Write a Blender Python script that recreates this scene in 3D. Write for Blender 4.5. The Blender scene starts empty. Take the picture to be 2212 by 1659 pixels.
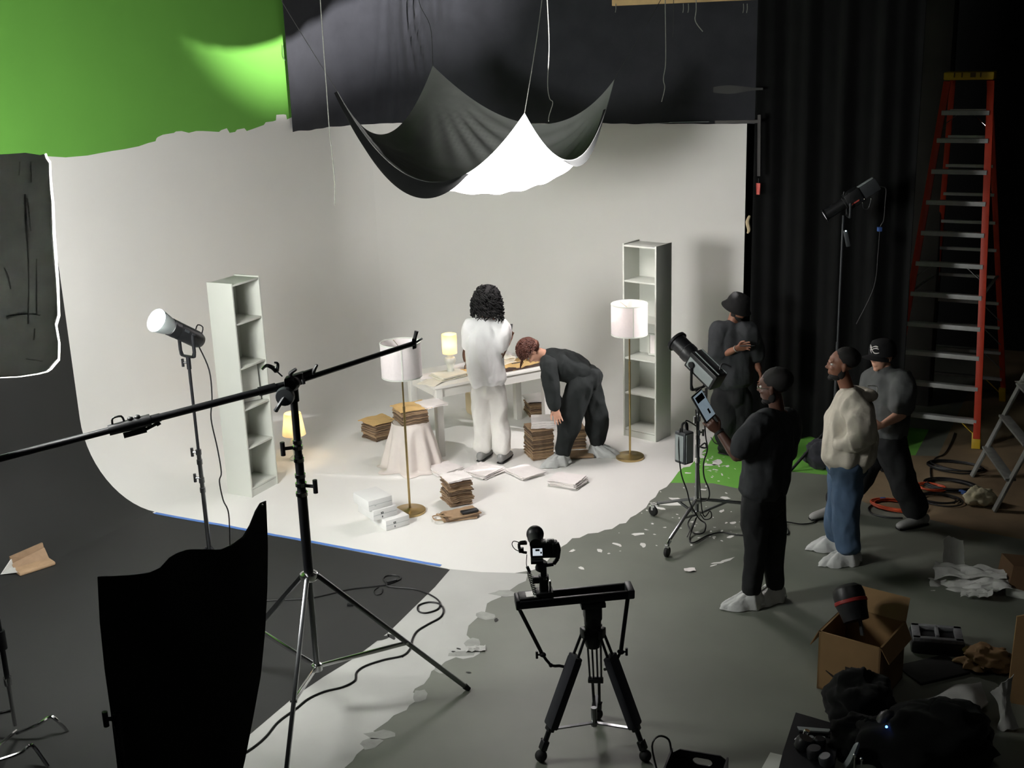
import bpy, bmesh, math, random
from math import sin, cos, pi, radians as RAD, sqrt
from mathutils import Vector as V, Matrix, noise
random.seed(11)
sc = bpy.context.scene
COL = sc.collection

# ------------------------------------------------------------------ camera
W, H, FPX, CAMZ = 2212, 1659, 2596.1, 4.0424
YAW, PIT, ROL = RAD(27.4), RAD(16.154), RAD(-1.9096)
FW0 = V((-sin(YAW), cos(YAW), 0)); RT0 = V((cos(YAW), sin(YAW), 0)); Z = V((0, 0, 1))
FW = FW0*cos(PIT)-Z*sin(PIT); UP0 = FW0*sin(PIT)+Z*cos(PIT)
RT = RT0*cos(ROL)+UP0*sin(ROL); UP = UP0*cos(ROL)-RT0*sin(ROL)
CAM = V((0, 0, CAMZ))
cd = bpy.data.cameras.new('camera'); cam = bpy.data.objects.new('camera', cd); COL.objects.link(cam)
cd.sensor_fit = 'HORIZONTAL'; cd.sensor_width = 36; cd.lens = 36*FPX/W; cd.clip_start = .05; cd.clip_end = 100
m = Matrix((RT, UP, -FW)).transposed().to_4x4(); m.translation = CAM; cam.matrix_world = m
sc.camera = cam

def ray(px, py): return FW+RT*((px-W/2)/FPX)-UP*((py-H/2)/FPX)
def fl(px, py, z=0.):                      # photo pixel -> point at height z in the room
    d = ray(px, py); return CAM+d*((z-CAMZ)/d.z)
def pl(px, py, B, dn=0.):                  # photo pixel -> point on the upright plane through B (dn metres nearer)
    n = V((B[0], B[1], 0)).normalized(); k = n.dot(V((B[0], B[1], 0)))-dn; d = ray(px, py); return CAM+d*(k/n.dot(d))
def atx(px, py, x): d = ray(px, py); return CAM+d*(x/d.x)
def aty(px, py, y): d = ray(px, py); return CAM+d*(y/d.y)
def fd(px, py, s): d = ray(px, py); return CAM+d*(s/FW0.dot(d))

# ------------------------------------------------------------------ world, exposure
wd = bpy.data.worlds.new('studio_dark'); sc.world = wd; wd.use_nodes = True
bg = wd.node_tree.nodes['Background']; bg.inputs[0].default_value = (.75, .85, 1, 1); bg.inputs[1].default_value = .004
sc.view_settings.view_transform = 'Standard'; sc.view_settings.look = 'None'
sc.view_settings.exposure = 0.; sc.view_settings.gamma = 1.; sc.view_settings.use_curve_mapping = False
sc.cycles.use_denoising = True; sc.cycles.use_guiding = True; sc.cycles.max_bounces = 8; sc.cycles.diffuse_bounces = 5; sc.cycles.use_adaptive_sampling = True; sc.cycles.adaptive_threshold = .012
sc.cycles.sample_clamp_indirect = 0.

FRES_B = V((-3.0, 8.91, 0)); FRES_POS = pl(1462, 737, FRES_B, -.24); CLOTH_MID = V((-5.45, 9.95, 2.9))
COB_B = fl(487, 1262)
COB_POS = pl(338, 692, COB_B); BOARD_MID = fd(-45, 572, 6.45)
def lamp(name, kind, loc, tgt, power, col, size=.05, spot=None, blend=.3):
    l = bpy.data.lights.new(name, kind); l.energy = power; l.color = col; l.shadow_soft_size = size
    if kind == 'SPOT': l.spot_size = RAD(spot); l.spot_blend = blend
    o = bpy.data.objects.new(name, l); COL.objects.link(o); o.location = loc
    if tgt is not None: o.rotation_euler = (V(tgt)-V(loc)).to_track_quat('-Z', 'Y').to_euler()
    return o
# fresnel thrown up into the hanging cloth, round light thrown into the bounce board, profile spot on the table
lamp('fresnel_beam', 'SPOT', FRES_POS+(CLOTH_MID-FRES_POS).normalized()*.06, fd(1150, 345, 10.95), 9800, (1, .97, .95), .05, 45, 1.)
lamp('round_light_beam', 'SPOT', COB_POS+(BOARD_MID-COB_POS).normalized()*.05, BOARD_MID, 14500, (.97, .98, 1), .08, 60, .5)
PROF_B = fl(1798, 1000); PROF_POS = pl(1781, 466, PROF_B, .02)
lamp('profile_beam', 'SPOT', PROF_POS, V((-5.5, 10.2, .35)), 420, (1, .96, .95), .02, 24, .08)
lamp('added_fill_light', 'POINT', V((-.2, 4.5, 6.2)), None, 40, (1, .96, .9), 1.)  # soft overhead fill, added out of view to lift the darkest areas

# ------------------------------------------------------------------ materials
def lin(c): return tuple(((x/255)/12.92 if x/255 <= .04045 else ((x/255+.055)/1.055)**2.4) for x in c)
MATS = {}
def mat(name, c, rough=.6, metal=0., var=.08, vs=6., bump=0., bs=40., trans=0., sheen=0., emit=0., spec=.5, coords='Object'):
    if name in MATS: return MATS[name]
    m = bpy.data.materials.new(name); m.use_nodes = True; nt = m.node_tree; nd = nt.nodes; b = nd['Principled BSDF']
    c = lin(c); tc = nd.new('ShaderNodeTexCoord'); nz = nd.new('ShaderNodeTexNoise'); nz.inputs['Scale'].default_value = vs
    nz.inputs['Detail'].default_value = 4; nt.links.new(tc.outputs[coords], nz.inputs['Vector'])
    rp = nd.new('ShaderNodeValToRGB'); rp.color_ramp.elements[0].position = .3; rp.color_ramp.elements[1].position = .7
    rp.color_ramp.elements[0].color = tuple(x*(1-var) for x in c)+(1,); rp.color_ramp.elements[1].color = tuple(min(1, x*(1+var)) for x in c)+(1,)
    nt.links.new(nz.outputs['Fac'], rp.inputs['Fac']); nt.links.new(rp.outputs['Color'], b.inputs['Base Color'])
    b.inputs['Roughness'].default_value = rough; b.inputs['Metallic'].default_value = metal; b.inputs['Specular IOR Level'].default_value = spec
    if sheen: b.inputs['Sheen Weight'].default_value = sheen
    if bump:
        n2 = nd.new('ShaderNodeTexNoise'); n2.inputs['Scale'].default_value = bs; n2.inputs['Detail'].default_value = 3
        nt.links.new(tc.outputs[coords], n2.inputs['Vector']); bp = nd.new('ShaderNodeBump'); bp.inputs['Strength'].default_value = bump
        bp.inputs['Distance'].default_value = .02; nt.links.new(n2.outputs['Fac'], bp.inputs['Height']); nt.links.new(bp.outputs['Normal'], b.inputs['Normal'])
    if trans:
        tr = nd.new('ShaderNodeBsdfTranslucent'); nt.links.new(rp.outputs['Color'], tr.inputs['Color'])
        mx = nd.new('ShaderNodeMixShader'); mx.inputs[0].default_value = trans
        nt.links.new(b.outputs[0], mx.inputs[1]); nt.links.new(tr.outputs[0], mx.inputs[2]); nt.links.new(mx.outputs[0], nd['Material Output'].inputs[0])
    if emit:
        b.inputs['Emission Color'].default_value = c+(1,); b.inputs['Emission Strength'].default_value = emit
    MATS[name] = m; return m
WHITEP = mat('white_cyc_paint', (231, 230, 226), .7, var=.012, vs=1.2, bump=.02, bs=9)
WHITEF = WHITEP
WHITET = mat('thin_white_coat', (184, 185, 181), .6, var=.07, vs=2., bump=.03, bs=12)
WHITES = mat('scraped_white_coat', (150, 152, 146), .6, var=.2, vs=9.)
GREENP = mat('chroma_green_paint', (106, 172, 68), .75, var=.03, vs=1.5)
GREYF = mat('grey_floor_paint', (112, 116, 106), .5, var=.09, vs=1.6, bump=.04, bs=9)
CONC = mat('bare_brown_concrete', (132, 114, 88), .75, var=.2, vs=2.5, bump=.08, bs=14)
VINYL = mat('charcoal_backing', (36, 37, 36), .7, var=.06, vs=2., bump=.02, bs=20)
TAPEB = mat('blue_tape', (86, 130, 205), .6, var=.1, vs=14.)
BLACKW = mat('black_wall_paint', (20, 21, 21), .9, var=.2, vs=2., spec=.2)
BLKCL = mat('black_drape', (47, 48, 53), .9, var=.15, vs=4., bump=.15, bs=14, sheen=.1, spec=.2)
BLKCUR = mat('black_curtain_velvet', (15, 16, 16), .95, var=.2, vs=4., sheen=.05, spec=.15)
GREYCL = mat('black_muslin_side', (150, 151, 149), .9, var=.06, vs=5., bump=.05, bs=18, spec=.2, trans=.2)
WHTCL = mat('white_muslin_side', (236, 232, 233), .9, var=.02, vs=4., bump=.06, bs=14, spec=.2, trans=.36)
PILL = mat('pillar_plaster', (66, 65, 62), .9, var=.1, vs=3.)
WOOD = mat('pine_lumber', (190, 160, 112), .7, var=.16, vs=5., bump=.1, bs=30)
WOODB = mat('light_plywood', (216, 198, 160), .55, var=.06, vs=4.)
ROPE = mat('pale_rope', (140, 142, 134), .9, var=.15, vs=60.)
DROPE = mat('dark_cord', (58, 58, 58), .9, var=.15, vs=60.)
BLKM = mat('black_metal', (26, 27, 30), .42, .3, var=.12, vs=10., bump=.02, bs=60)
BLKP = mat('black_plastic', (24, 25, 27), .45, var=.15, vs=14., bump=.04, bs=90)
DGREY = mat('dark_grey_casting', (62, 65, 68), .45, .2, var=.1, vs=12.)
LGREY = mat('light_grey_panel', (150, 158, 158), .45, .1, var=.05, vs=10.)
STEEL = mat('satin_steel', (128, 130, 132), .28, 1., var=.1, vs=12.)
CHROME = mat('bright_chrome', (205, 205, 205), .15, 1., var=.04, vs=12.)
ALU = mat('ladder_aluminium', (196, 198, 196), .45, .1, var=.08, vs=18., bump=.03, bs=80)
ALUD = mat('worn_aluminium', (132, 134, 130), .55, .15, var=.2, vs=14., bump=.05, bs=50)
ORANGE = mat('orange_fibreglass', (200, 62, 34), .5, var=.08, vs=10.)
YELLOW = mat('yellow_plastic', (208, 172, 38), .5, var=.08, vs=12.)
BRASS = mat('brushed_brass', (190, 166, 116), .3, 1., var=.06, vs=20.)
FURN = mat('white_lacquer', (202, 205, 197), .42, var=.015, vs=3.)
KRAFT = [mat('kraft_paper_%s' % n, c, .8, var=.1, vs=18., bump=.15, bs=25) for n, c in (('mid', (142, 117, 92)), ('light', (164, 136, 106)), ('dark', (110, 90, 72)))]
KRAFTT = mat('tan_kraft_sheet', (216, 180, 120), .75, var=.06, vs=9., bump=.06, bs=18)
PAPER = mat('white_paper', (236, 230, 228), .8, var=.02, vs=12., bump=.08, bs=22)
PAPERC = mat('cream_paper', (230, 225, 210), .8, var=.03, vs=12., bump=.1, bs=20)
CARTON = mat('brown_cardboard', (142, 112, 74), .8, var=.08, vs=6., bump=.05, bs=30)
CARTOND = mat('cardboard_inside', (90, 66, 42), .85, var=.12, vs=6.)
POLY = mat('white_poly_film', (214, 214, 210), .45, var=.08, vs=14., bump=.35, bs=18, trans=.3)
MAILER = mat('grey_paper_mailer', (176, 176, 172), .65, var=.08, vs=8., bump=.25, bs=9)
FOAM = mat('grey_case_foam', (108, 110, 112), .9, var=.12, vs=30., bump=.2, bs=60)
RUBBER = mat('black_rubber', (20, 20, 20), .7, var=.2, vs=20.)
CABLE = mat('black_cable', (18, 18, 19), .5, var=.2, vs=30.)
ORCABLE = mat('orange_cable', (205, 82, 44), .5, var=.1, vs=30.)
SHEER = mat('sheer_white_fabric', (238, 230, 224), .85, var=.03, vs=7., bump=.05, bs=12, trans=.2)
SHADE = mat('white_linen_shade', (240, 236, 236), .85, var=.02, vs=40., trans=.45)
SHADEW = mat('warm_frosted_shade', (250, 242, 224), .7, var=.02, vs=20., trans=.55)
FURNT = mat('white_table_lacquer', (226, 225, 220), .4, var=.015, vs=3.)
BOXW = mat('white_box_card', (226, 226, 224), .6, var=.02, vs=8.)
GLASSK = mat('dark_screen_glass', (14, 15, 18), .12, var=.1, vs=5.)
RED = mat('red_plastic', (196, 84, 74), .6, var=.08, vs=12.)
BLUEP = mat('blue_plastic', (64, 96, 160), .5, var=.1, vs=12.)
EMITW = mat('lamp_lens', (255, 255, 255), .5, var=0, emit=40.)
BULBW = mat('glowing_bulb', (255, 214, 140), .5, var=0, emit=7.)
BULBC = mat('soft_white_bulb', (255, 232, 214), .5, var=0, emit=8.)
SCRN = mat('lit_screen', (205, 215, 222), .4, var=.25, vs=30., emit=.9)
SCRT = mat('tablet_screen_glow', (150, 168, 180), .3, var=.3, vs=26., emit=.45)
LEDB = mat('blue_led', (50, 110, 255), .4, var=0, emit=20.)
LEDW = mat('white_led', (200, 240, 255), .4, var=0, emit=14.)
FLAGM = mat('black_flag_duvetyne', (46, 47, 47), .95, var=.12, vs=6., spec=.15)
WRAP = mat('black_foil_wrap', (104, 105, 103), .6, var=.12, vs=5., bump=.3, bs=6, trans=.55)
BOARDW = mat('white_foam_board', (246, 245, 240), .8, var=.02, vs=5., trans=.3)

# ------------------------------------------------------------------ geometry helpers
def frame(t, up=Z):
    t = t.normalized(); s = t.cross(up)
    if s.length < 1e-4: s = t.cross(V((1, 0, 0)))
    s.normalize(); return s, s.cross(t).normalized(), t
def smoothpts(pts, k):
    pts = [V(p) for p in pts]
    if k < 2 or len(pts) < 3: return pts
    out = []
    for i in range(len(pts)-1):
        p0 = pts[max(i-1, 0)]; p1 = pts[i]; p2 = pts[i+1]; p3 = pts[min(i+2, len(pts)-1)]
        for j in range(k):
            t = j/k; out.append(.5*((2*p1)+(p2-p0)*t+(2*p0-5*p1+4*p2-p3)*t*t+(3*p1-p0-3*p2+p3)*t**3))
    out.append(pts[-1]); return out
def interp(vals, n):
    m = len(vals)-1; r = []
    for i in range(n):
        t = i/(n-1)*m; k = min(int(t), m-1); f = t-k; a, b = vals[k], vals[k+1]
        r.append(a+(b-a)*f if not isinstance(a, tuple) else tuple(x+(y-x)*f for x, y in zip(a, b)))
    return r
class MB:
    def __init__(s): s.v = []; s.f = []; s.m = []; s.c = 0
    def add(s, vs, fs):
        o = len(s.v); s.v += [V(p) for p in vs]; s.f += [tuple(i+o for i in f) for f in fs]; s.m += [s.c]*len(fs); return s
    def obox(s, c, a, b, d, bev=0.):     # centre and three half axes
        c = V(c); a, b, d = V(a), V(b), V(d)
        if bev:
            bm = bmesh.new(); bmesh.ops.create_cube(bm, size=2)
            la, lb, ld = a.length, b.length, d.length
            for v in bm.verts: v.co = V((v.co.x*la, v.co.y*lb, v.co.z*ld))
            bmesh.ops.bevel(bm, geom=list(bm.edges), offset=min(bev, .9*min(la, lb, ld)), segments=2, profile=.5, affect='EDGES')
            bm.verts.index_update(); ua, ub, ud = a/la, b/lb, d/ld
            s.add([c+ua*v.co.x+ub*v.co.y+ud*v.co.z for v in bm.verts], [[v.index for v in f.verts] for f in bm.faces]); bm.free(); return s
        q = [c+a*x+b*y+d*z for z in (-1, 1) for y in (-1, 1) for x in (-1, 1)]
        return s.add(q, [(0, 2, 3, 1), (4, 5, 7, 6), (0, 1, 5, 4), (2, 6, 7, 3), (0, 4, 6, 2), (1, 3, 7, 5)])
    def box(s, c, size, rz=0., bev=0.):
        x, y, z = size; return s.obox(c, V((cos(rz), sin(rz), 0))*x/2, V((-sin(rz), cos(rz), 0))*y/2, Z*z/2, bev)
    def beam(s, p, q, w, h, up=Z, bev=0.):
        p, q = V(p), V(q); a, b, t = frame(q-p, up); return s.obox((p+q)/2, a*w/2, b*h/2, (q-p)/2, bev)
    def cyl(s, p, q, r, r2=None, n=16):
        p, q = V(p), V(q); r2 = r if r2 is None else r2; a, b, t = frame(q-p); vs = []
        for c, rr in ((p, r), (q, r2)): vs += [c+a*cos(2*pi*i/n)*rr+b*sin(2*pi*i/n)*rr for i in range(n)]
        fs = [(i, (i+1) % n, n+(i+1) % n, n+i) for i in range(n)]+[tuple(range(n))[::-1], tuple(range(n, 2*n))]
        return s.add(vs, fs)
    def tube(s, pts, r, n=8, k=4):
        P = smoothpts(pts, k); N = len(P); rs = [r]*N if not isinstance(r, (list, tuple)) else interp(list(r), N); vs = []; a = None
        for i, p in enumerate(P):
            t = (P[min(i+1, N-1)]-P[max(i-1, 0)])
            if t.length < 1e-7: t = Z.copy()
            t.normalize()
            if a is None: a = frame(t)[0]
            else:
                a = a-t*a.dot(t)
                a = a.normalized() if a.length > 1e-5 else frame(t)[0]
            b = t.cross(a); vs += [p+(a*cos(2*pi*j/n)+b*sin(2*pi*j/n))*rs[i] for j in range(n)]
        fs = [(i*n+j, i*n+(j+1) % n, (i+1)*n+(j+1) % n, (i+1)*n+j) for i in range(N-1) for j in range(n)]
        fs += [tuple(range(n))[::-1], tuple(range((N-1)*n, N*n))]
        return s.add(vs, fs)
    def lathe(s, prof, c=(0, 0, 0), n=28, ax=Z, cap=True):
        c = V(c); a, b, t = frame(V(ax)); vs = []; K = len(prof)
        for (r, z) in prof: vs += [c+t*z+(a*cos(2*pi*j/n)+b*sin(2*pi*j/n))*max(r, 1e-4) for j in range(n)]
        fs = [(i*n+j, i*n+(j+1) % n, (i+1)*n+(j+1) % n, (i+1)*n+j) for i in range(K-1) for j in range(n)]
        if cap: fs += [tuple(range(n))[::-1], tuple(range((K-1)*n, K*n))]
        return s.add(vs, fs)
    def ell(s, c, r, ax=None, nu=20, nv=12):
        c = V(c); A = ax or (V((1, 0, 0)), V((0, 1, 0)), Z); vs = []
        for i in range(1, nv):
            th = pi*i/nv
            vs += [c+A[0]*(r[0]*sin(th)*cos(2*pi*j/nu))+A[1]*(r[1]*sin(th)*sin(2*pi*j/nu))-A[2]*(r[2]*cos(th)) for j in range(nu)]
        b = len(vs); vs += [c-A[2]*r[2], c+A[2]*r[2]]
        fs = [(i*nu+j, i*nu+(j+1) % nu, (i+1)*nu+(j+1) % nu, (i+1)*nu+j) for i in range(nv-2) for j in range(nu)]
        fs += [(b, (j+1) % nu, j) for j in range(nu)]+[(b+1, (nv-2)*nu+j, (nv-2)*nu+(j+1) % nu) for j in range(nu)]
        return s.add(vs, fs)
    def etube(s, pts, rs, side, n=20, k=5):   # elliptical tube with rounded ends
        P = smoothpts(pts, k); N = len(P); R = interp([r if isinstance(r, tuple) else (r, r) for r in rs], N); vs = []; rings = []
        sides = side if isinstance(side, list) else [side]*len(pts)
        S = interp([tuple(x) for x in sides], N)
        def ring(p, t, sd, rx, ry):
            a = sd-t*sd.dot(t)
            if a.length < 1e-4: a = frame(t)[0]
            a.normalize(); b = t.cross(a); return [p+a*(cos(2*pi*j/n)*rx)+b*(sin(2*pi*j/n)*ry) for j in range(n)]
        for i, p in enumerate(P):
            t = (P[min(i+1, N-1)]-P[max(i-1, 0)]).normalized(); rx, ry = R[i]; sd = V(S[i])
            if i == 0:
                for q in (.25, .7): rings.append(ring(p-t*min(rx, ry)*.6*sqrt(1-q*q), t, sd, rx*q, ry*q))
            rings.append(ring(p, t, sd, rx, ry))
            if i == N-1:
                for q in (.7, .25): rings.append(ring(p+t*min(rx, ry)*.6*sqrt(1-q*q), t, sd, rx*q, ry*q))
        for r in rings: vs += r
        K = len(rings); fs = [(i*n+j, i*n+(j+1) % n, (i+1)*n+(j+1) % n, (i+1)*n+j) for i in range(K-1) for j in range(n)]
        fs += [tuple(range(n))[::-1], tuple(range((K-1)*n, K*n))]
        return s.add(vs, fs)
    def sheet(s, fn, nu, nv, th=.004):        # closed thin sheet from fn(u,v)
        P = [[V(fn(i/nu, j/nv)) for j in range(nv+1)] for i in range(nu+1)]; top = []; bot = []
        for i in range(nu+1):
            for j in range(nv+1):
                du = P[min(i+1, nu)][j]-P[max(i-1, 0)][j]; dv = P[i][min(j+1, nv)]-P[i][max(j-1, 0)]; n = du.cross(dv)
                n = n.normalized() if n.length > 1e-9 else Z; top.append(P[i][j]+n*th/2); bot.append(P[i][j]-n*th/2)
        L = len(top); w = nv+1; fs = []
        for i in range(nu):
            for j in range(nv):
                a = i*w+j; fs.append((a, a+w, a+w+1, a+1)); fs.append((L+a, L+a+1, L+a+w+1, L+a+w))
        for i in range(nu):
            a = i*w; fs.append((a, L+a, L+a+w, a+w)); a = i*w+nv; fs.append((a, a+w, L+a+w, L+a))
        for j in range(nv):
            a = j; fs.append((a, a+1, L+a+1, L+a)); a = nu*w+j; fs.append((a, L+a, L+a+1, a+1))
        return s.add(top+bot, fs)
    def poly(s, pts): return s.add(pts, [tuple(range(len(pts)))])
    def prism(s, pts, d):
        d = V(d); n = len(pts); pts = [V(p) for p in pts]
        return s.add(pts+[p+d for p in pts], [tuple(range(n))[::-1], tuple(range(n, 2*n))]+[(i, (i+1) % n, n+(i+1) % n, n+i) for i in range(n)])
    def build(s, name, mt, parent=None, at=None, smooth=True, ang=38):
        o0 = ORG.get(parent.name, V((0, 0, 0))) if parent else V(at or (0, 0, 0))
        me = bpy.data.meshes.new(name); me.from_pydata([p-o0 for p in s.v], [], s.f); me.update()
        for x in (mt if isinstance(mt, (list, tuple)) else [mt]): me.materials.append(x)
        if any(s.m): me.polygons.foreach_set('material_index', s.m)
        bm = bmesh.new(); bm.from_mesh(me); bmesh.ops.recalc_face_normals(bm, faces=bm.faces); bm.to_mesh(me); bm.free()
        if smooth:
            me.polygons.foreach_set('use_smooth', [True]*len(me.polygons)); me.set_sharp_from_angle(angle=RAD(ang))
        o = bpy.data.objects.new(name, me); COL.objects.link(o)
        if parent: o.parent = parent; ORG[o.name] = o0
        else: o.location = o0; ORG[o.name] = o0
        return o
ORG = {}
def tag(o, label, cat, group=None, kind=None):
    if label: o['label'] = label
    if cat: o['category'] = cat
    if group: o['group'] = group
    if kind: o['kind'] = kind
    return o
def thing(name, label, cat, loc, group=None):
    o = bpy.data.objects.new(name, None); COL.objects.link(o); o.location = loc; o.empty_display_size = .1; ORG[o.name] = V(loc)
    return tag(o, label, cat, group)
def struct(mb, name, mt, **k): return tag(mb.build(name, mt, **k), None, None, kind='structure')
def remesh(o, vox, it=4, fac=.5, wr=0., ws=7., an=(1, 1, .5), seed=0):
    r = o.modifiers.new('r', 'REMESH'); r.mode = 'VOXEL'; r.voxel_size = vox; r.use_smooth_shade = True
    if it: s_ = o.modifiers.new('s', 'SMOOTH'); s_.iterations = it; s_.factor = fac
    dg = bpy.context.evaluated_depsgraph_get(); me = bpy.data.meshes.new_from_object(o.evaluated_get(dg)); old = o.data; o.modifiers.clear(); o.data = me; me.name = o.name
    if not me.materials: me.materials.append(old.materials[0])
    bpy.data.meshes.remove(old)
    if wr:
        nn = [v.normal.copy() for v in me.vertices]
        for v, n in zip(me.vertices, nn):
            c = v.co; q = V((c.x*an[0], c.y*an[1], c.z*an[2]))*ws+V((seed, seed*1.7, 0))
            d = noise.noise(q)+.5*noise.noise(q*2.1); d2 = 1-abs(noise.noise(q*.9+V((5, 3, 1))))*2
            v.co += n*wr*(d*.6+d2*.5)
    me.polygons.foreach_set('use_smooth', [True]*len(me.polygons)); me.update(); return o
ORD = ['topmost', 'second', 'third', 'fourth', 'fifth', 'sixth', 'seventh', 'eighth', 'ninth', 'tenth', 'eleventh', 'twelfth', 'thirteenth', 'fourteenth', 'fifteenth', 'sixteenth', 'seventeenth', 'eighteenth', 'nineteenth', 'twentieth', 'twenty-first', 'twenty-second', 'twenty-third', 'twenty-fourth', 'twenty-fifth']

# ------------------------------------------------------------------ room shell
XL, YB, CR, XE = -8.38, 12.5, .8, -3.62         # left wall, back wall, cove radius, right end of the white cove
YP = 7.53                                        # where white paint gives way to the charcoal backing
# floor: grey paint with white, green, charcoal and bare patches
f = MB(); f.c = 0
f.poly([(-8.5, -3, 0), (3.5, -3, 0), (3.5, 17, 0), (-8.5, 17, 0)])
def patch(c, pts, z, jit=0., sub=1, seed=1):
    rnd = random.Random(seed); P = [fl(*p) for p in pts]; out = []
    for i, p in enumerate(P):
        q = P[(i+1) % len(P)]; L = (q-p).length; n = max(1, int(L/sub)) if jit and L < 1.2 else 1
        for k in range(n):
            r = p.lerp(q, k/n)
            out.append(V((r.x+(rnd.uniform(-jit, jit) if k else 0), r.y+(rnd.uniform(-jit, jit) if k else 0), z)))
    f.c = c; f.poly(out)
edge = [(1533, 955), (1527, 968), (1518, 975), (1512, 990), (1500, 996), (1490, 1008), (1476, 1010), (1465, 1020), (1452, 1038), (1446, 1045), (1440, 1052), (1424, 1060), (1416, 1074), (1404, 1082), (1396, 1096), (1374, 1112), (1362, 1118), (1352, 1130), (1338, 1132), (1322, 1143), (1306, 1145), (1292, 1151), (1270, 1153), (1252, 1162), (1236, 1163), (1224, 1175), (1212, 1182), (1204, 1196), (1190, 1203), (1172, 1224), (1150, 1232)]
edge2 = [(1140, 1240), (1136, 1255), (1120, 1262), (1100, 1276), (1090, 1276), (1082, 1290), (1062, 1298), (1052, 1304), (1048, 1322), (1036, 1330), (1012, 1352), (1008, 1372), (1022, 1386), (1041, 1396), (1036, 1412), (1022, 1420), (1000, 1424), (985, 1420), (962, 1430), (950, 1440), (932, 1450), (928, 1462), (916, 1478), (896, 1488), (892, 1496), (912, 1506), (884, 1524), (878, 1534), (850, 1546), (838, 1558), (806, 1580), (818, 1584), (800, 1596), (792, 1612), (770, 1630), (762, 1644), (745, 1658), (728, 1690), (690, 1740)]
cove = [tuple(P) for P in ()]
# white second coat runs under the cove
inner = [V((XE, YB, 0)), V((XL, YB, 0)), V((XL, YP, 0))]
tapeL, tapeR = fl(330, 1108), fl(968, 1229)
def wpoly(c, P, z): f.c = c; f.poly([V((p.x, p.y, z)) for p in P])
jag = lambda E, s: [fl(*p) for p in E]
thin = [fl(968, 1229), fl(1040, 1236), fl(1112, 1238)]
wpoly(1, [V((XE, YB-.05, 0)), V((XL, YB-.05, 0)), V((XL, YP, 0)), tapeL, tapeR]+thin[1:]+[fl(*p) for p in edge[::-1]]+[V((XE, 11.72, 0))], .001)
wpoly(2, thin+[fl(*p) for p in edge2]+[fl(520, 1860), fl(400, 2060), fl(300, 2060), fl(420, 1800), fl(505, 1660), fl(523, 1622), fl(534, 1592), fl(562, 1568), fl(640, 1502), fl(700, 1462), fl(762, 1424), fl(800, 1396), fl(842, 1364), fl(905, 1302), fl(940, 1268)], .001)
wpoly(4, [tapeL, V((XL, YP, 0)), V((XL, -2, 0)), V((-5.2, -2, 0)), fl(300, 2060), fl(420, 1800), fl(505, 1660), fl(523, 1622), fl(534, 1592), fl(562, 1568), fl(640, 1502), fl(700, 1462), fl(762, 1424), fl(800, 1396), fl(842, 1364), fl(905, 1302), fl(940, 1268), fl(972, 1231)], .002)
wpoly(3, [V((XE, 11.72, 0)), V((XE, 12.4, 0)), V((-1.6, 12.4, 0)), V((-1.6, 11.5, 0)), fl(1786, 1026), fl(1700, 1018), fl(1640, 1062), fl(1588, 1054), fl(1540, 1044), fl(1448, 1043)]+[fl(*p) for p in edge[:8][::-1]], .0006)
wpoly(5, [fl(1786, 1026), fl(1820, 1034), fl(1850, 1078), fl(1900, 1098), fl(1990, 1118), fl(2080, 1140), fl(2240, 1172), V((3.4, 9, 0)), V((3.4, 16.5, 0)), V((-1.4, 16.5, 0)), V((-1.4, 11.6, 0)), V((-2.2, 11.4, 0))], .0008)
# loose strokes of thin paint along the ragged edge, spilt drops round the green patch
rnd = random.Random(5)
def blob(c, px, py, r, z=.0018, st=1.): 
    o = fl(px, py); a0 = rnd.uniform(0, 6.28); n = 9; a1 = rnd.uniform(0, 3.1)
    P = []
    for i in range(n):
        a = 2*pi*i/n; q = r*rnd.uniform(.6, 1.2); x, y = q*cos(a)*st, q*sin(a)
        P.append(V((o.x+x*cos(a1)-y*sin(a1), o.y+x*sin(a1)+y*cos(a1), 0)))
    wpoly(c, P, z)
for px, py, r, st in [(1515, 986, .03, 3), (1548, 999, .05, 2.4), (1532, 1004, .03, 3), (1572, 1007, .02, 1.5), (1486, 1022, .02, 2), (1505, 1052, .025, 1), (1520, 1058, .02, 1.5), (1440, 1088, .05, 3), (1462, 1080, .04, 2.5), (1425, 1098, .03, 2), (1560, 1104, .02, 2), (1584, 1130, .022, 1.6), (1496, 1128, .016, 1.5), (1578, 1160, .02, 2), (1296, 1190, .022, 2), (1315, 1196, .012, 1), (1332, 1176, .02, 2.4), (1340, 1180, .012, 1), (1390, 1178, .03, 2), (1380, 1154, .03, 2.4), (1236, 1190, .02, 2), (1256, 1228, .018, 2), (1570, 1210, .02, 4), (1552, 1216, .015, 4), (1540, 1222, .012, 3), (1566, 1076, .03, 2)]: blob(1, px, py, r, st=st)
for i in range(46): blob(1, rnd.gauss(1470, 75), rnd.gauss(1125, 45), rnd.uniform(.004, .012), st=rnd.uniform(1, 2.5))
for i in range(26): blob(1, rnd.gauss(1540, 28), rnd.gauss(1010, 20), rnd.uniform(.005, .014), st=rnd.uniform(1, 4))
for px, py, r, st in [(1090, 1282, .06, 2), (1050, 1330, .06, 1.6), (1020, 1392, .07, 1.4), (1000, 1412, .06, 1.6), (905, 1502, .05, 1.8), (822, 1586, .05, 2), (952, 1446, .04, 2), (800, 1606, .06, 1.4)]: blob(3+3, px, py, r, z=.0014, st=st)
for px, py, r, st in [(1072, 1340, .016, 2.2), (980, 1408, .012, 1.3), (990, 1402, .010, 2), (1012, 1453, .012, 2), (870, 1420, .008, 1), (820, 1380, .035, 2.4), (846, 1376, .03, 2)]: blob(4, px, py, r, z=.0022, st=st)
struct(f, 'floor', [GREYF, WHITEF, WHITET, GREENP, VINYL, CONC, WHITES], smooth=False)
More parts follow.
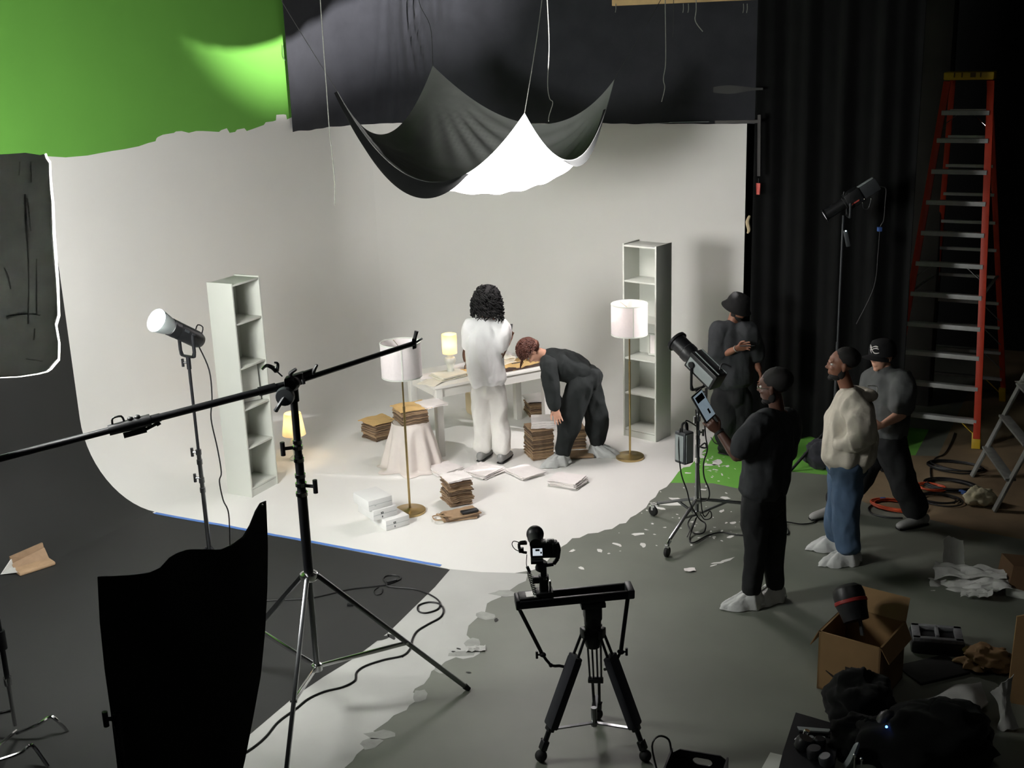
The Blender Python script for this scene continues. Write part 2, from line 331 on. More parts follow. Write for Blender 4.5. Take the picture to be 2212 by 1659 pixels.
# left wall with cove and rounded corner
GB = [(-20, 336), (60, 337), (103, 337.6), (142, 340), (189, 336), (215, 331), (243, 326), (270, 322), (300, 316), (320, 309), (336, 305), (338, 299), (341, 296), (352, 291), (376, 287), (380, 284), (392, 283), (408, 287), (424, 283), (439, 283), (473, 285), (478, 281), (490, 277), (496, 287), (508, 285), (512, 280), (528, 277), (533, 283), (545, 279), (556, 275), (570, 270), (574, 264), (590, 262), (596, 260), (597, 248), (612, 247), (618, 248), (620, 258), (635, 251), (700, 246), (900, 240)]
GY = [(p.y, p.z) for p in (atx(a, b, XL) for a, b in GB)]
def greenz(y):
    if y <= GY[0][0]: return GY[0][1]
    for (a, za), (b, zb) in zip(GY, GY[1:]):
        if a <= y <= b: return za+(zb-za)*(y-a)/max(b-a, 1e-6)
    return GY[-1][1]
def prof(zg):      # (distance from wall, height)
    return [(CR-CR*sin(t), CR-CR*cos(t)) for t in [i/14*pi/2 for i in range(15)]]+[(0, 1.6), (0, 2.4), (0, zg), (0, zg+.004), (0, 4.6), (0, 6.6)]
def sweep(stations):
    mb = MB(); cols = []
    for (p, nrm, y) in stations:
        zg = greenz(y); cols.append([V((p[0]+nrm[0]*d, p[1]+nrm[1]*d, z)) for d, z in prof(zg)])
    K = len(cols[0]); vs = [q for c in cols for q in c]; mb.v = vs
    for i in range(len(cols)-1):
        for j in range(K-1):
            ym = (stations[i][2]+stations[i+1][2])/2
            mb.f.append((i*K+j, (i+1)*K+j, (i+1)*K+j+1, i*K+j+1)); mb.m.append(2 if j >= 17 and ym < 12.9 else (1 if ym < YP else 0))
    return mb
ys = [-2.8, -1, 1, 3, 5, 6.5, 7.2, YP-.001, YP]+[y for y, z in GY if YP < y < 11.69]+[11.7]
# densify
yy = sorted(set(ys)); ys = []
for a, b in zip(yy, yy[1:]):
    n = max(1, int((b-a)/.25)) if a > 7 else 1; ys += [a+(b-a)*k/n for k in range(n)]
ys.append(yy[-1])
st = [((XL, y), (1, 0), y) for y in ys]
arc = [((XL+CR-CR*cos(t), YB-CR+CR*sin(t)), (cos(t), -sin(t)), 11.7+t*CR) for t in [i/14*pi/2 for i in range(15)]]
struct(sweep(st+arc[1:8]), 'wall_left', [WHITEP, VINYL, GREENP], ang=60)
struct(sweep(arc[7:]+[((x, YB), (0, -1), 13+x-XL) for x in (-7, -6, -5, -4.3, XE)]), 'wall_back', [WHITEP, VINYL, GREENP], ang=60)
b = MB(); b.box((XE-.06, YB+.06+.9, 1.9), (.1, 1.8, 3.8)); struct(b, 'trim_1', BLACKW, smooth=False)
b = MB(); b.box((0, 16.1, 3.3), (7, .2, 6.6)); struct(b, 'wall_far', BLACKW, smooth=False)
b = MB(); b.box((3.4, 6.5, 3.3), (.2, 19.4, 6.6)); struct(b, 'wall_right', BLACKW, smooth=False)
b = MB(); b.box((-2.5, -2.95, 3.3), (12, .2, 6.6)); struct(b, 'wall_front', BLACKW, smooth=False)
b = MB(); b.box((-2.5, 6.5, 6.7), (12.2, 19.4, .2)); struct(b, 'ceiling', BLACKW, smooth=False)
p = aty(1980, 200, 13.2); q = aty(2050, 200, 13.2)
b = MB(); b.box(((p.x+q.x)/2, 13.2+.17, 3.3), (q.x-p.x, .34, 6.6), bev=.01); struct(b, 'pillar', PILL)
# lumber beam near the ceiling with bits of tie wire
p = aty(1321, 13, 11.9); q = aty(1990, 4, 11.9)
b = MB(); b.box(((p.x+q.x)/2, 11.95, p.z+.07), (q.x-p.x, .09, .14), bev=.006); struct(b, 'ceiling_beam', WOOD)
for i, px in enumerate((1330, 1476, 1487, 1606, 1614)):
    a = aty(px, 8, 11.9); w = MB(); w.tube([a, a+V((.004, -.006, -.05)), a+V((-.003, -.004, -.085))], .004, n=6)
    tag(w.build('tie_wire', ROPE, at=a), ['short pale wire end under the left tip of the ceiling beam', 'left one of the first pair of wire ends under the beam', 'right one of the first pair of wire ends under the beam', 'left one of the second pair of wire ends under the beam', 'right one of the second pair of wire ends under the beam'][i], 'wire', 'wire ends under the beam')

# ------------------------------------------------------------------ drapes on the back wall
def wallpath(s):   # along left wall from y=11, round the corner, along the back wall
    a = 11.7-11.0; c = CR*pi/2
    if s < a: return V((XL+.05, 11+s, 0)), V((1, 0, 0))
    if s < a+c:
        t = (s-a)/CR; r = CR-.05; return V((XL+CR-r*cos(t), YB-CR+r*sin(t), 0)), V((cos(t), -sin(t), 0))
    return V((XL+CR+s-a-c, YB-.05, 0)), V((0, -1, 0))
tot = .7+CR*pi/2+(-3.42-(XL+CR))
zb = atx(641, 284, XL+.05).z; zb2 = aty(1500, 267.5, YB-.05).z
def bd(u, v):
    s = u*tot; p, n = wallpath(s); lo = zb+(zb2-zb)*min(1, s/2.1)+.012*noise.noise(V((s*5, 0, 0))); z = lo+(5.9-lo)*v
    fold = max(0, 1-abs(s-(1.75+.5*v))/.75); d = .012*noise.noise(V((s*3, z*.8, 2)))+fold*.05*noise.noise(V(((s-1.5-.25*v)*14/(1.15-.6*min(1, v*2.4)), .4*z, 7)))
    return p+n*max(-.03, d)+Z*z
b = MB(); b.sheet(bd, 190, 34, .006)
bo = thing('backdrop_cloth', 'wide black cloth hung across the top of the white back wall', 'backdrop', wallpath(1.5)[0]+Z*zb)
b.build('cloth', BLKCL, bo, ang=80)
b = MB(); b.tube([wallpath(s)[0]+wallpath(s)[1]*.03+Z*5.92 for s in [i*tot/24 for i in range(25)]], .02, k=1); b.build('hanging_pipe', STEEL, bo)
for i, (pa, pb, h, lab) in enumerate([((1402, 267), (1452, 265), .012, 'pale tape strip along the black cloth edge, left end'), ((1446, 264.5), (1532, 263), .018, 'pale grey tape strip along the black cloth edge above the white wall')]):
    a, c = aty(*pa, YB-.075), aty(*pb, YB-.075); w = MB(); w.beam(a, c, .004, h*2, up=V((0, -1, 0))); tag(w.build('tape_strip', LGREY, at=a), lab, 'tape')
a, c = aty(1541, 194, 11.55), aty(1648, 192, 11.55); w = MB(); w.sheet(lambda u, v: a.lerp(c, u)+Z*(v-.5)*(.05+.03*sin(u*5))+V((0, .01*sin(u*9), 0)), 14, 2, .004); tag(w.build('tape_strip', VINYL, at=a), 'dull grey tape smear high on the black curtain', 'tape')
a, c = aty(1641, 248, 11.52), aty(1640, 380, 11.52); w = MB(); w.beam(a, c, .035, .03); w.beam(aty(1545, 264, 11.52), aty(1642, 262, 11.52), .03, .03); tag(w.build('frame_pipe', mat('brown_black_pipe', (40, 37, 34), .6), at=a), 'dark square pipe frame beyond the right end of the white wall', 'pipe')
w = MB(); a = aty(1638, 408, 11.56); w.sheet(lambda u, v: a+V(((u-.5)*.045*(1-.25*v), .004*sin(u*4), (.5-v)*.11)), 6, 6, .012)
rt = thing('red_tag', 'small red tag hanging beside the right end of the white wall', 'tag', a); w.build('tag_body', RED, rt); w = MB(); w.tube([a+Z*.05, a+Z*.10], .003); w.build('string', DROPE, rt)
w = MB(); a = aty(1617, 484, 12.46); w.tube([a+V((.01, 0, .09)), a+V((-.012, 0, .02)), a+V((.006, 0, -.06)), a+V((-.01, 0, -.1))], [.012, .022, .02, .008], n=8); tag(w.build('spring_clamp', WOODB, at=a), 'pale clamp gripping the right edge of the white wall', 'clamp')
cx0, cx1 = aty(1624, 600, 11.62).x, aty(1957, 700, 11.62).x
def cur(u, v):
    x = cx0+(cx1-cx0)*u; w_ = .05*sin(x*16+.6*sin(x*5))+.022*sin(x*37+v*1.3)+.02*noise.noise(V((x*6, v*4, 1)))
    return V((x, 11.66+w_*(1.05-.35*v), .012+.01*noise.noise(V((x*4, 0, 0)))+6.2*v))
b = MB(); b.sheet(cur, 220, 16, .006); ct = thing('stage_curtain', 'tall black pleated curtain hanging right of the white wall down to the green floor', 'curtain', V(((cx0+cx1)/2, 11.66, 0)))
b.build('curtain_cloth', BLKCUR, ct, ang=80); b = MB(); b.cyl((cx0-.1, 11.66, 6.23), (cx1+.1, 11.66, 6.23), .024); b.build('curtain_rail', STEEL, ct)

# ------------------------------------------------------------------ hanging cloth over the set
cA, cB, cC, cD = fd(729, 198, 11.0), fd(935, 142, 12.75), fd(1133, 243, 10.35), fd(1327, 172, 11.75)
eAB, eAC, eBD, eCD = fd(838, 288, 11.75), fd(925, 393, 10.75), fd(1150, 268, 12.0), fd(1245, 342, 11.0); mid = fd(1085, 398, 11.35)
def q3(a, b, c, t): return a*((1-t)*(1-2*t))+b*(4*t*(1-t))+c*(t*(2*t-1))
CRN = [(0, 0), (0, 1), (1, 0), (1, 1)]
def cloth(u, v, off=0.):    # u: A->C / B->D, v: A->B / C->D
    p = q3(q3(cA, eAB, cB, v), q3(eAC, mid, eBD, v), q3(cC, eCD, cD, v), u)
    wr = 0
    for (a, b_) in CRN:
        dx, dy = u-a, v-b_; r = sqrt(dx*dx+dy*dy)+1e-4; an = math.atan2(dy, dx); wr += .03*sin(an*26+a*3)*min(1, r*3)*max(0, 1-r*1.35)
    return p+V((.3, -.3, 1)).normalized()*(wr*min(1, 6*min(u+.06, v+.06, 1.06-u, 1.06-v))+off)
hc = thing('overhead_cloth', 'black and white cloth slung by its four corners above the set', 'cloth', mid)
b = MB(); b.sheet(lambda u, v: cloth(u, v), 56, 56, .004); b.build('black_layer', GREYCL, hc, ang=80)
b = MB(); b.sheet(lambda u, v: cloth(.02+u*.96, .02+.96*v, -.012), 56, 56, .004)
n = 57*57
b.build('white_layer', WHTCL, hc, ang=80)
def hem(fn, w):
    b = MB(); b.sheet(lambda u, v: fn(u)+V((0, 0, -1))*w(u)*v+V((-.3, -.8, 0)).normalized()*(.03*sin(pi*v)+.006), 40, 4, .004); return b
hem(lambda u: cloth(u*.72, 0), lambda u: .02+.15*sin(pi*min(1, u*1.02))**.8).build('hem_fold', BLKCUR, hc, ang=80)
hem(lambda u: cloth(1, .38+.5*u), lambda u: .01+.09*sin(pi*u)).build('hem_fold', BLKCUR, hc, ang=80)
def rope(pts, r, mt, name, lab, gp=None):
    w = MB(); w.tube(pts, r*.75, n=6, k=6); return tag(w.build(name, mt, at=pts[0]), lab, 'rope', gp)
top = lambda px, py, d: fd(px, py, d)
rope([cA, fd(620, 22, 11.2), fd(606, -6, 11.25), fd(575, -70, 11.3)], .004, DROPE, 'corner_cord', 'thin cord from the left corner of the overhead cloth')
rope([cB, fd(930, 60, 12.8), fd(906, 6, 12.82), fd(903, -60, 12.85)], .004, DROPE, 'corner_cord', 'thin cord from the back peak of the overhead cloth')
rope([cC, fd(1160, 80, 10.5), fd(1178, -60, 10.6)], .005, ROPE, 'corner_cord', 'cord from the front peak of the overhead cloth')
rope([cD, fd(1418, 16, 11.85), fd(1460, -60, 11.9)], .004, DROPE, 'corner_cord', 'thin cord from the right corner of the overhead cloth')
rope([fd(688, -80, 9.4), fd(692, 0, 9.4), fd(703, 160, 9.4), fd(712, 285, 9.4), fd(716, 320, 9.4), fd(723, 395, 9.4), fd(723, 443, 9.4)], .005, ROPE, 'hanging_rope', 'longest loose rope hanging left of the overhead cloth')
rope([fd(1178, -60, 12), fd(1183, 20, 12), fd(1186, 100, 12), fd(1183, 180, 12), fd(1187, 212, 12), fd(1194, 222, 12), fd(1186, 250, 12), fd(1185, 262, 12)], .006, ROPE, 'hanging_rope', 'loose knotted rope hanging behind the front peak of the cloth')
rope([fd(1436, -60, 11.8), fd(1437, 20, 11.8), fd(1438, 130, 11.8), fd(1433, 170, 11.8), fd(1436, 190, 11.8), fd(1429, 220, 11.8)], .006, ROPE, 'hanging_rope', 'loose rope with a kinked end right of the overhead cloth')
rope([fd(1503, -20, 11.7), fd(1504, 20, 11.7), fd(1502, 45, 11.7), fd(1518, 68, 11.7)], .006, ROPE, 'hanging_rope', 'short curled rope end hanging below the ceiling beam')
rope([fd(1455, -10, 12), fd(1455, 50, 12), fd(1453, 80, 12)], .004, DROPE, 'hanging_rope', 'faint dark cord end beside the kinked rope')
rope([atx(611, 98, XL+.02), atx(611, 118, XL+.02), atx(616, 131, XL+.03)], .005, DROPE, 'hanging_rope', 'short dark cord on the bright green wall')

# ------------------------------------------------------------------ furniture
def bookcase(x, y, t, label, lean=None):
    w, d, h = .40, .28, 2.02; a = V((cos(t), sin(t), 0)); b = V((-sin(t), cos(t), 0)); o = V((x, y, 0)); th = .018
    r = thing('bookcase', label, 'bookcase', o+b*d/2)
    P = lambda u, v, z: o+a*u+b*v+Z*z
    for s in (-1, 1):
        m = MB(); m.obox(P(s*(w/2-th/2), d/2, h/2), a*th/2, b*d/2, Z*h/2, .0015); m.build('side_panel', FURN, r)
    m = MB(); m.obox(P(0, d-.004, h/2), a*(w/2-th), b*.003, Z*(h/2-.01)); m.build('back_panel', FURN, r)
    m = MB(); m.obox(P(0, d/2, h-th/2-.012), a*(w/2-th), b*d/2, Z*th/2, .0015); m.build('top_panel', FURN, r)
    m = MB(); m.obox(P(0, .012, .034), a*(w/2-th), b*.006, Z*.034); m.build('plinth', FURN, r)
    zs = [.08, .47, .84, 1.23, 1.64]
    for z in zs:
        m = MB(); m.obox(P(0, d/2, z), a*(w/2-th), b*(d/2-.006), Z*th/2, .0015); m.build('shelf', FURN, r)
    return P
cR = RAD(27.4)
def rot(px, py, t):   # fitted in camera axes -> room axes
    c, s = cos(cR), sin(cR); return (c*px-s*py, s*px+c*py, t+cR)
bx = rot(1.2996, 11.7592, -.6998); PRr = bookcase(*bx, 'tall narrow white bookcase at the right, behind the lit floor lamp')
bx = rot(-2.3552, 10.6249, 1.1039); PLl = bookcase(*bx, 'tall narrow white bookcase at the left, by the white side wall')
m = MB(); q = [PLl(-.17, .24, .85), PLl(.16, .05, .85)]
e = (q[1]-q[0]).normalized(); n = V((-e.y, e.x, 0)); lean = n*.04
m.obox((q[0]+q[1])/2+Z*.17+lean*.5, e*.165, n*.009, (Z*.165+lean*.3), .002); tag(m.build('white_board', FURN, at=q[0]), 'white board leaning inside the middle bay of the left bookcase', 'board')
fr = thing('picture_frame', 'small white picture frame on the right bookcase shelf behind the lamp shade', 'frame', PRr(.07, .2, .85))
m = MB(); a_, b_ = PRr(-.02, .2, .85), PRr(.15, .2, .85); ee = (b_-a_).normalized(); nn = V((-ee.y, ee.x, 0))
for (u0, v0, u1, v1) in ((0, .005, .17, .02), (0, .215, .17, .23), (0, .005, .015, .23), (.155, .005, .17, .23)): m.obox(a_+ee*(u0+u1)/2+Z*(v0+v1)/2, ee*(u1-u0)/2, nn*.009, Z*(v1-v0)/2)
m.build('frame_border', FURN, fr); m = MB(); m.obox(a_+ee*.085+Z*.117+nn*.004, ee*.072, nn*.002, Z*.1); m.build('picture_sheet', PAPER, fr)
# table
TF = fl(953, 985); th = RAD(57); TA = V((cos(th), sin(th), 0)); TB = V((-sin(th), cos(th), 0)); TL, TW, TZ = 1.25, .60, .742
TP = lambda u, v, z=TZ: TF+TA*u+TB*v+Z*z
tb = thing('table', 'white wooden table with papers and a lit lamp on it', 'table', TP(TL/2, TW/2, 0))
m = MB(); m.obox(TP(TL/2, TW/2, TZ-.014), TA*(TL/2+.06), TB*(TW/2+.05), Z*.014, .004); m.build('tabletop', FURNT, tb)
for u, v in ((0, 0), (TL, 0), (TL, TW), (0, TW)):
    m = MB(); m.obox(TP(u, v, (TZ-.028)/2), TA*.035, TB*.035, Z*(TZ-.028)/2, .003); m.build('leg', FURNT, tb)
m = MB()
for v in (0, TW): m.obox(TP(TL/2, v, TZ-.078), TA*(TL/2-.03), TB*.011, Z*.05)
for u in (0, TL): m.obox(TP(u, TW/2, TZ-.078), TA*.011, TB*(TW/2-.03), Z*.05)
m.build('apron', FURNT, tb)
m = MB(); c = fl(1038, 892); m.box(c+Z*.135, (.30, .2, .27), th, .045); tag(m.build('storage_bin', WOODB, at=c), 'beige rounded bin on the floor beyond the table, seen between the white trousers', 'bin')

# ------------------------------------------------------------------ lamps of the set
def floor_lamp(B, label, lit, tilt=0.):
    r = thing('floor_lamp', label, 'floor lamp', B)
    m = MB(); m.lathe([(0, 0), (.136, 0), (.14, .004), (.14, .022), (.136, .027), (.03, .03), (.014, .04), (0, .04)], B, 48); m.build('base', BRASS, r)
    m = MB(); m.cyl(B+Z*.03, B+Z*.98, .0105); m.cyl(B+Z*.96, B+Z*1.42, .0075); m.cyl(B+Z*.955, B+Z*.985, .012); m.build('pole', BRASS, r)
    z0, z1 = 1.262, 1.555; sr = .172
    m = MB(); m.lathe([(sr+.002, z0), (sr+.002, z1), (sr-.002, z1), (sr-.002, z0), (sr+.002, z0)], B, 64, cap=False); s = m.build('lamp_shade', SHADE, r)
    m = MB()
    for z in (z0, z1): m.lathe([(sr+.004, z-.006), (sr+.004, z+.006), (sr-.004, z+.006), (sr-.004, z-.006), (sr+.004, z-.006)], B, 64, cap=False)
    m.obox(B+(-FW0)*(sr+.003)+RT0*.02+Z*(z0+z1)/2, RT0*.006, FW0*.0015, Z*(z1-z0)/2); m.build('shade_trim', FURN, s)
    m = MB()
    for k in range(3):
        a = k*2*pi/3+.4; m.cyl(B+Z*(z1-.05), B+V((cos(a)*sr, sin(a)*sr, z1-.01)), .002, n=6)
    m.build('shade_spider', BRASS, r)
    m = MB(); m.lathe([(.012, 1.40), (.02, 1.41), (.031, 1.45), (.03, 1.48), (.016, 1.505), (0, 1.51)], B, 20); m.build('bulb', BULBC if lit else FURN, r)
    m = MB(); m.cyl(B+Z*1.235, B+Z*1.235-RT0*.03, .004, n=8); m.build('switch', BRASS, r)
    if lit: lamp('floor_lamp_light', 'POINT', B+Z*1.44, None, 4.5, (1, .87, .78), .03)
floor_lamp(fl(1361, 989), 'brass floor lamp with a lit white drum shade, before the right bookcase', True)
floor_lamp(fl(886, 1106), 'unlit brass floor lamp with a white drum shade, left of the table', False)
# table lamp on the paper pile
def shade_lamp(B, label, prof, zs, r0, r1, hsh, mt, power):
    r = thing('table_lamp', label, 'lamp', B)
    m = MB(); m.lathe(prof, B, 36); m.build('lamp_base', FURN, r)
    m = MB(); m.lathe([(r0, zs), (r1, zs+hsh), (r1-.003, zs+hsh), (r0-.003, zs), (r0, zs)], B, 48, cap=False); m.build('lamp_shade', mt, r)
    m = MB(); m.lathe([(.008, zs+.01), (.02, zs+.04), (.024, zs+.06), (.012, zs+.085), (0, zs+.09)], B, 16); m.build('bulb', BULBW, r)
    lamp('lamp_light', 'POINT', B+Z*(zs+hsh*.55), None, power, (1, .74, .42), .02)
PAP = TP(.23, .2)
shade_lamp(TP(.27, .235, TZ+.048), 'lit table lamp with a frosted cylinder shade standing on the papers on the table', [(0, 0), (.034, 0), (.037, .01), (.032, .03), (.037, .06), (.054, .095), (.06, .12), (.05, .145), (.03, .155), (.034, .165), (.034, .185), (.05, .19), (0, .19)], .188, .074, .077, .2, SHADEW, 1.1)
SLB = fl(640, 992)
shade_lamp(SLB, 'lit lamp with a cream tapered shade standing on the floor right of the left bookcase', [(0, 0), (.06, 0), (.066, .012), (.05, .03), (.022, .05), (.026, .09), (.045, .14), (.05, .18), (.03, .23), (.014, .25), (.012, .30), (0, .30)], .265, .118, .085, .225, SHADEW, 1.5)

# ------------------------------------------------------------------ paper goods
def sheet_mesh(name, w, d, h, mt, amp, seed, fold=False, n=12):
    b = MB(); rs = random.Random(seed)
    def top_(u, v): return amp*(noise.noise(V((u*2.3+seed, v*2.3, seed*.7)))+.6*noise.noise(V((u*6+seed, v*6, 3))))
    vs = []; 
    for k in (0, 1):
        for i in range(n+1):
            for j in range(n+1):
                u, v = i/n, j/n; e = min(u, v, 1-u, 1-v)
                jx, jy = (noise.noise(V((v*7+seed, k*3.1, 1)))*.008, noise.noise(V((u*7+seed, k*2.7, 5)))*.008) if e == 0 else (0, 0)
                z = top_(u, v)+h*k
                vs.append(V(((u-.5)*w+jx, (v-.5)*d+jy, z)))
    L = (n+1)**2; w_ = n+1; fs = []
    for i in range(n):
        for j in range(n): a = i*w_+j; fs += [(L+a, L+a+w_, L+a+w_+1, L+a+1), (a, a+1, a+w_+1, a+w_)]
    for i in range(n): a = i*w_; fs.append((a, a+w_, L+a+w_, L+a)); a = i*w_+n; fs.append((a, L+a, L+a+w_, a+w_))
    for j in range(n): a = j; fs.append((a, L+a, L+a+1, a+1)); a = n*w_+j; fs.append((a, a+1, L+a+1, L+a))
    b.add(vs, fs); return b
PROTO = {}
def goods(kind, w, d, h, mt, amp, seed):
    k = (kind, w, d, h, mt.name, amp, seed)
    if k not in PROTO: PROTO[k] = sheet_mesh(kind, w, d, h, mt, amp, seed).build(kind, mt, ang=50); return PROTO[k]
    o = PROTO[k].copy(); COL.objects.link(o); return o
def stack(kind, c, rz, w, d, n, pitch, labf, cat, gp, mts, amp=.004, jit=.012, jr=.06, seed=1, top=None, z0=.003, lean=(0, 0)):
    rs = random.Random(seed)
    for i in range(n):
        mt = mts[rs.randrange(len(mts))]
        o = goods(top[0], top[1], top[2], .006, top[3], top[4], 7) if top and i == n-1 else goods(kind, w, d, pitch*.72, mt, amp, seed % 5)
        t = i/max(1, n-1)
        o.location = (c[0]+rs.uniform(-jit, jit)+lean[0]*t, c[1]+rs.uniform(-jit, jit)+lean[1]*t, z0+i*pitch+.3*amp); o.rotation_euler = (0, 0, rz+rs.uniform(-jr, jr))
        k = n-1-i; tag(o, labf(k), cat, gp)
def corner(cpx, angl, ll, angr, lr, z=0):
    c = fl(*cpx, z); return c+V((cos(RAD(angl)), sin(RAD(angl)), 0))*ll/2+V((cos(RAD(angr)), sin(RAD(angr)), 0))*lr/2
bagname = 'folded_paper_bag'
def OL(s): return lambda k: ('%s brown paper bag from the top of the %s' % (ORD[k], s)) if k else 'topmost brown paper bag of the %s' % s
c3 = corner((1151, 996), 134, .27, 44, .22)
stack(bagname, c3, RAD(44), .22, .27, 20, .0155, OL('tall stack under the white bundle'), 'paper bag', 'brown bags in the tall stack', KRAFT, .0045, .007, .04, 3)
c6 = corner((974.6, 1099), 142, .23, 49, .215)
stack(bagname, c6, RAD(49), .215, .23, 15, .0145, OL('loose stack nearest the flat carrier bag'), 'paper bag', 'brown bags in the front stack', KRAFT, .006, .014, .13, 4, z0=.012)
c1 = corner((822, 958), 165, .25, 70, .24)+V((-.05, .02, 0))
stack(bagname, c1, RAD(70), .24, .25, 13, .0155, OL('stack left of the cloth-covered stool'), 'paper bag', 'brown bags left of the stool', KRAFT, .006, .01, .07, 5, top=('kraft_sheet', .3, .3, KRAFTT, .012))
cs_ = V((-6.04, 9.48, 0))
stack(bagname, cs_, RAD(52), .27, .26, 10, .0155, OL('stack on the cloth-covered stool'), 'paper bag', 'brown bags on the stool', KRAFT, .005, .008, .05, 6, top=('kraft_sheet', .33, .3, KRAFTT, .012), z0=.462)
c5 = corner((1150, 902), 140, .26, 40, .3)
stack(bagname, c5, RAD(40), .3, .26, 10, .0155, OL('stack behind the right front table leg'), 'paper bag', 'brown bags behind the table leg', KRAFT, .005, .01, .06, 8)
c4 = fl(1236, 962)
stack(bagname, c4, RAD(38), .23, .27, 14, .0155, OL('stack behind the bending person'), 'paper bag', 'brown bags behind the bending person', KRAFT, .005, .008, .05, 9)
cu = fl(1250, 986)
stack(bagname, cu, RAD(33), .3, .2, 2, .012, lambda k: ('upper' if k == 0 else 'lower')+' of the brown paper bags lying between the shoe covers', 'paper bag', 'bags between the shoe covers', [KRAFT[1]], .006, .012, .1, 2, z0=.012)
# white bundles
def WL(s): return lambda k: '%s white paper sheet of the bundle %s' % (ORD[k] if k else 'topmost', s)
FS = 'folded_paper_sheet'
for cpx, al, ll, ar, lr, n, s, sd in [((947, 1033), 141, .26, 62, .25, 5, 'nearest the covered stool on the floor', 2), ((1041, 1040), 150, .29, 75, .29, 5, 'at the feet of the white-clad person', 3), ((1124, 1041), 139, .31, 59, .25, 4, 'on the floor before the tall brown stack', 4), ((1242, 1061), 172, .29, 86, .25, 7, 'nearest the bending person\'s shoe cover', 5)]:
    stack(FS, corner(cpx, al, ll, ar, lr), RAD(ar), lr, ll, n, .0085, WL(s), 'paper', 'white bundle '+s, [PAPER], .004, .012, .1, sd, z0=.006)
stack(FS, V((c3.x+.07, c3.y+.02, 0)), RAD(25), .27, .24, 6, .0125, WL('lying on the tall brown stack'), 'paper', 'white bundle on the tall stack', [PAPER], .006, .008, .05, 6, z0=.325)
stack(FS, V((c6.x, c6.y, 0)), RAD(52), .23, .22, 2, .009, WL('on top of the front brown stack'), 'paper', 'white sheets on the front stack', [PAPER], .009, .01, .1, 7, z0=.243)
stack(FS, V((cs_.x+.15, cs_.y+.16, 0)), RAD(60), .24, .24, 2, .009, WL('behind the kraft sheet on the stool'), 'paper', 'white sheets on the stool', [PAPER], .006, .01, .1, 9, z0=.60)
stack(FS, V((c5.x-.03, c5.y, 0)), RAD(42), .3, .3, 2, .009, WL('on the stack behind the table leg'), 'paper', 'white sheets behind the table leg', [PAPER], .008, .01, .1, 10, z0=.168)
# flat carrier bags in front, with handles and a black pouch
ca = fl(990, 1117); ra = RAD(27.4+20)
for i in range(3):
    o = sheet_mesh('x', .30, .19, .012, KRAFT[1], .004, i+20).build('carrier_bag', [KRAFT[1], KRAFT[2], KRAFT[1]][i])
    o.location = (ca.x+.01*i, ca.y+.012*i, .006+.0125*i); o.rotation_euler = (0, 0, ra+.1*(i-1))
    tag(o, ['bottom', 'middle', 'top'][i]+' brown carrier bag of the flat pile in front of the brown stack', 'paper bag', 'flat carrier bags')
    if i != 1:
        b = MB(); x0 = -.15; b.tube([(x0+.03, -.06, .012), (x0-.06, -.05, .016+.02*(i == 2)), (x0-.075, 0, .02+.02*(i == 2)), (x0-.06, .045, .016), (x0+.03, .05, .012)], .006, n=6)
        h = b.build('handle', KRAFT[1]); h.parent = o
o = MB(); o.box(fl(1014, 1104, .058), (.155, .06, .022), ra+.05, .006); tag(o.build('black_pouch', BLKP, at=fl(1014, 1104, .058)), 'black slim pouch lying on the flat brown carrier bags', 'pouch')
# covered stool
sb = V((-6.04, 9.47, 0)); st = thing('draped_stool', 'stool under a sheer white cloth, carrying a brown bag stack', 'stool', sb)
b = MB(); b.lathe([(0, .425), (.16, .425), (.165, .43), (.165, .447), (.16, .452), (0, .452)], sb, 28); b.build('seat', WOODB, st)
for k in range(4):
    a = k*pi/2+.6; b = MB(); b.cyl(sb+V((cos(a)*.16, sin(a)*.16, .003)), sb+V((cos(a)*.12, sin(a)*.12, .43)), .014, .014); b.build('leg', WOODB, st)
def drape(u, v):
    a = 2*pi*u; t = v; sq = 1/max(abs(cos(a+.3)), abs(sin(a+.3)))**.6
    r = (.178+.10*t**1.1)*(1+.10*(sq-1)*(1-t)); r += (.010+.03*t)*sin(a*9+.8*sin(a*2))*min(1, t*2.5)+.02*t*noise.noise(V((cos(a)*3, sin(a)*3, t*2)))
    if t > .93: r += (t-.93)*.8*(1+.6*sin(a*5))
    return sb+V((cos(a)*r, sin(a)*r, .458-(.452)*min(1, t/.95)**1.05))
b = MB(); b.sheet(drape, 120, 26, .002); b.lathe([(0, .456), (.172, .456), (.172, .459), (0, .459)], sb, 40); b.build('drape_cloth', SHEER, st, ang=80)
# papers on the table
stack(FS, V((PAP.x, PAP.y, 0)), th+.1, .30, .24, 4, .011, WL('under the table lamp'), 'paper', 'papers under the table lamp', [PAPERC], .006, .016, .12, 12, z0=TZ+.004)
def loose(u, v, rz, w, d, mt, lab, amp=.01, z=.004, name='paper_sheet', sd=1):
    o = sheet_mesh('s', w, d, .003, mt, amp, sd).build(name, mt); p = TP(u, v); o.location = (p.x, p.y, p.z+z+amp*.5); o.rotation_euler = (0, 0, th+rz); tag(o, lab, 'paper'); return o
loose(.02, .13, .5, .3, .21, PAPERC, 'loose cream sheet overhanging the left end of the table', .008, .003)
loose(.12, .33, -.2, .3, .21, PAPER, 'flat white sheet on the back left of the table', .003)
loose(.43, .25, .2, .3, .24, KRAFTT, 'tan kraft sheet on the table beside the lamp', .008, .003, 'kraft_sheet')
loose(.55, .45, .2, .3, .25, PAPER, 'white sheet on the table under the quill', .004, .002)
loose(1.03, .2, .25, .42, .32, KRAFTT, 'large tan kraft sheet at the right end of the table', .012, .006, 'kraft_sheet')
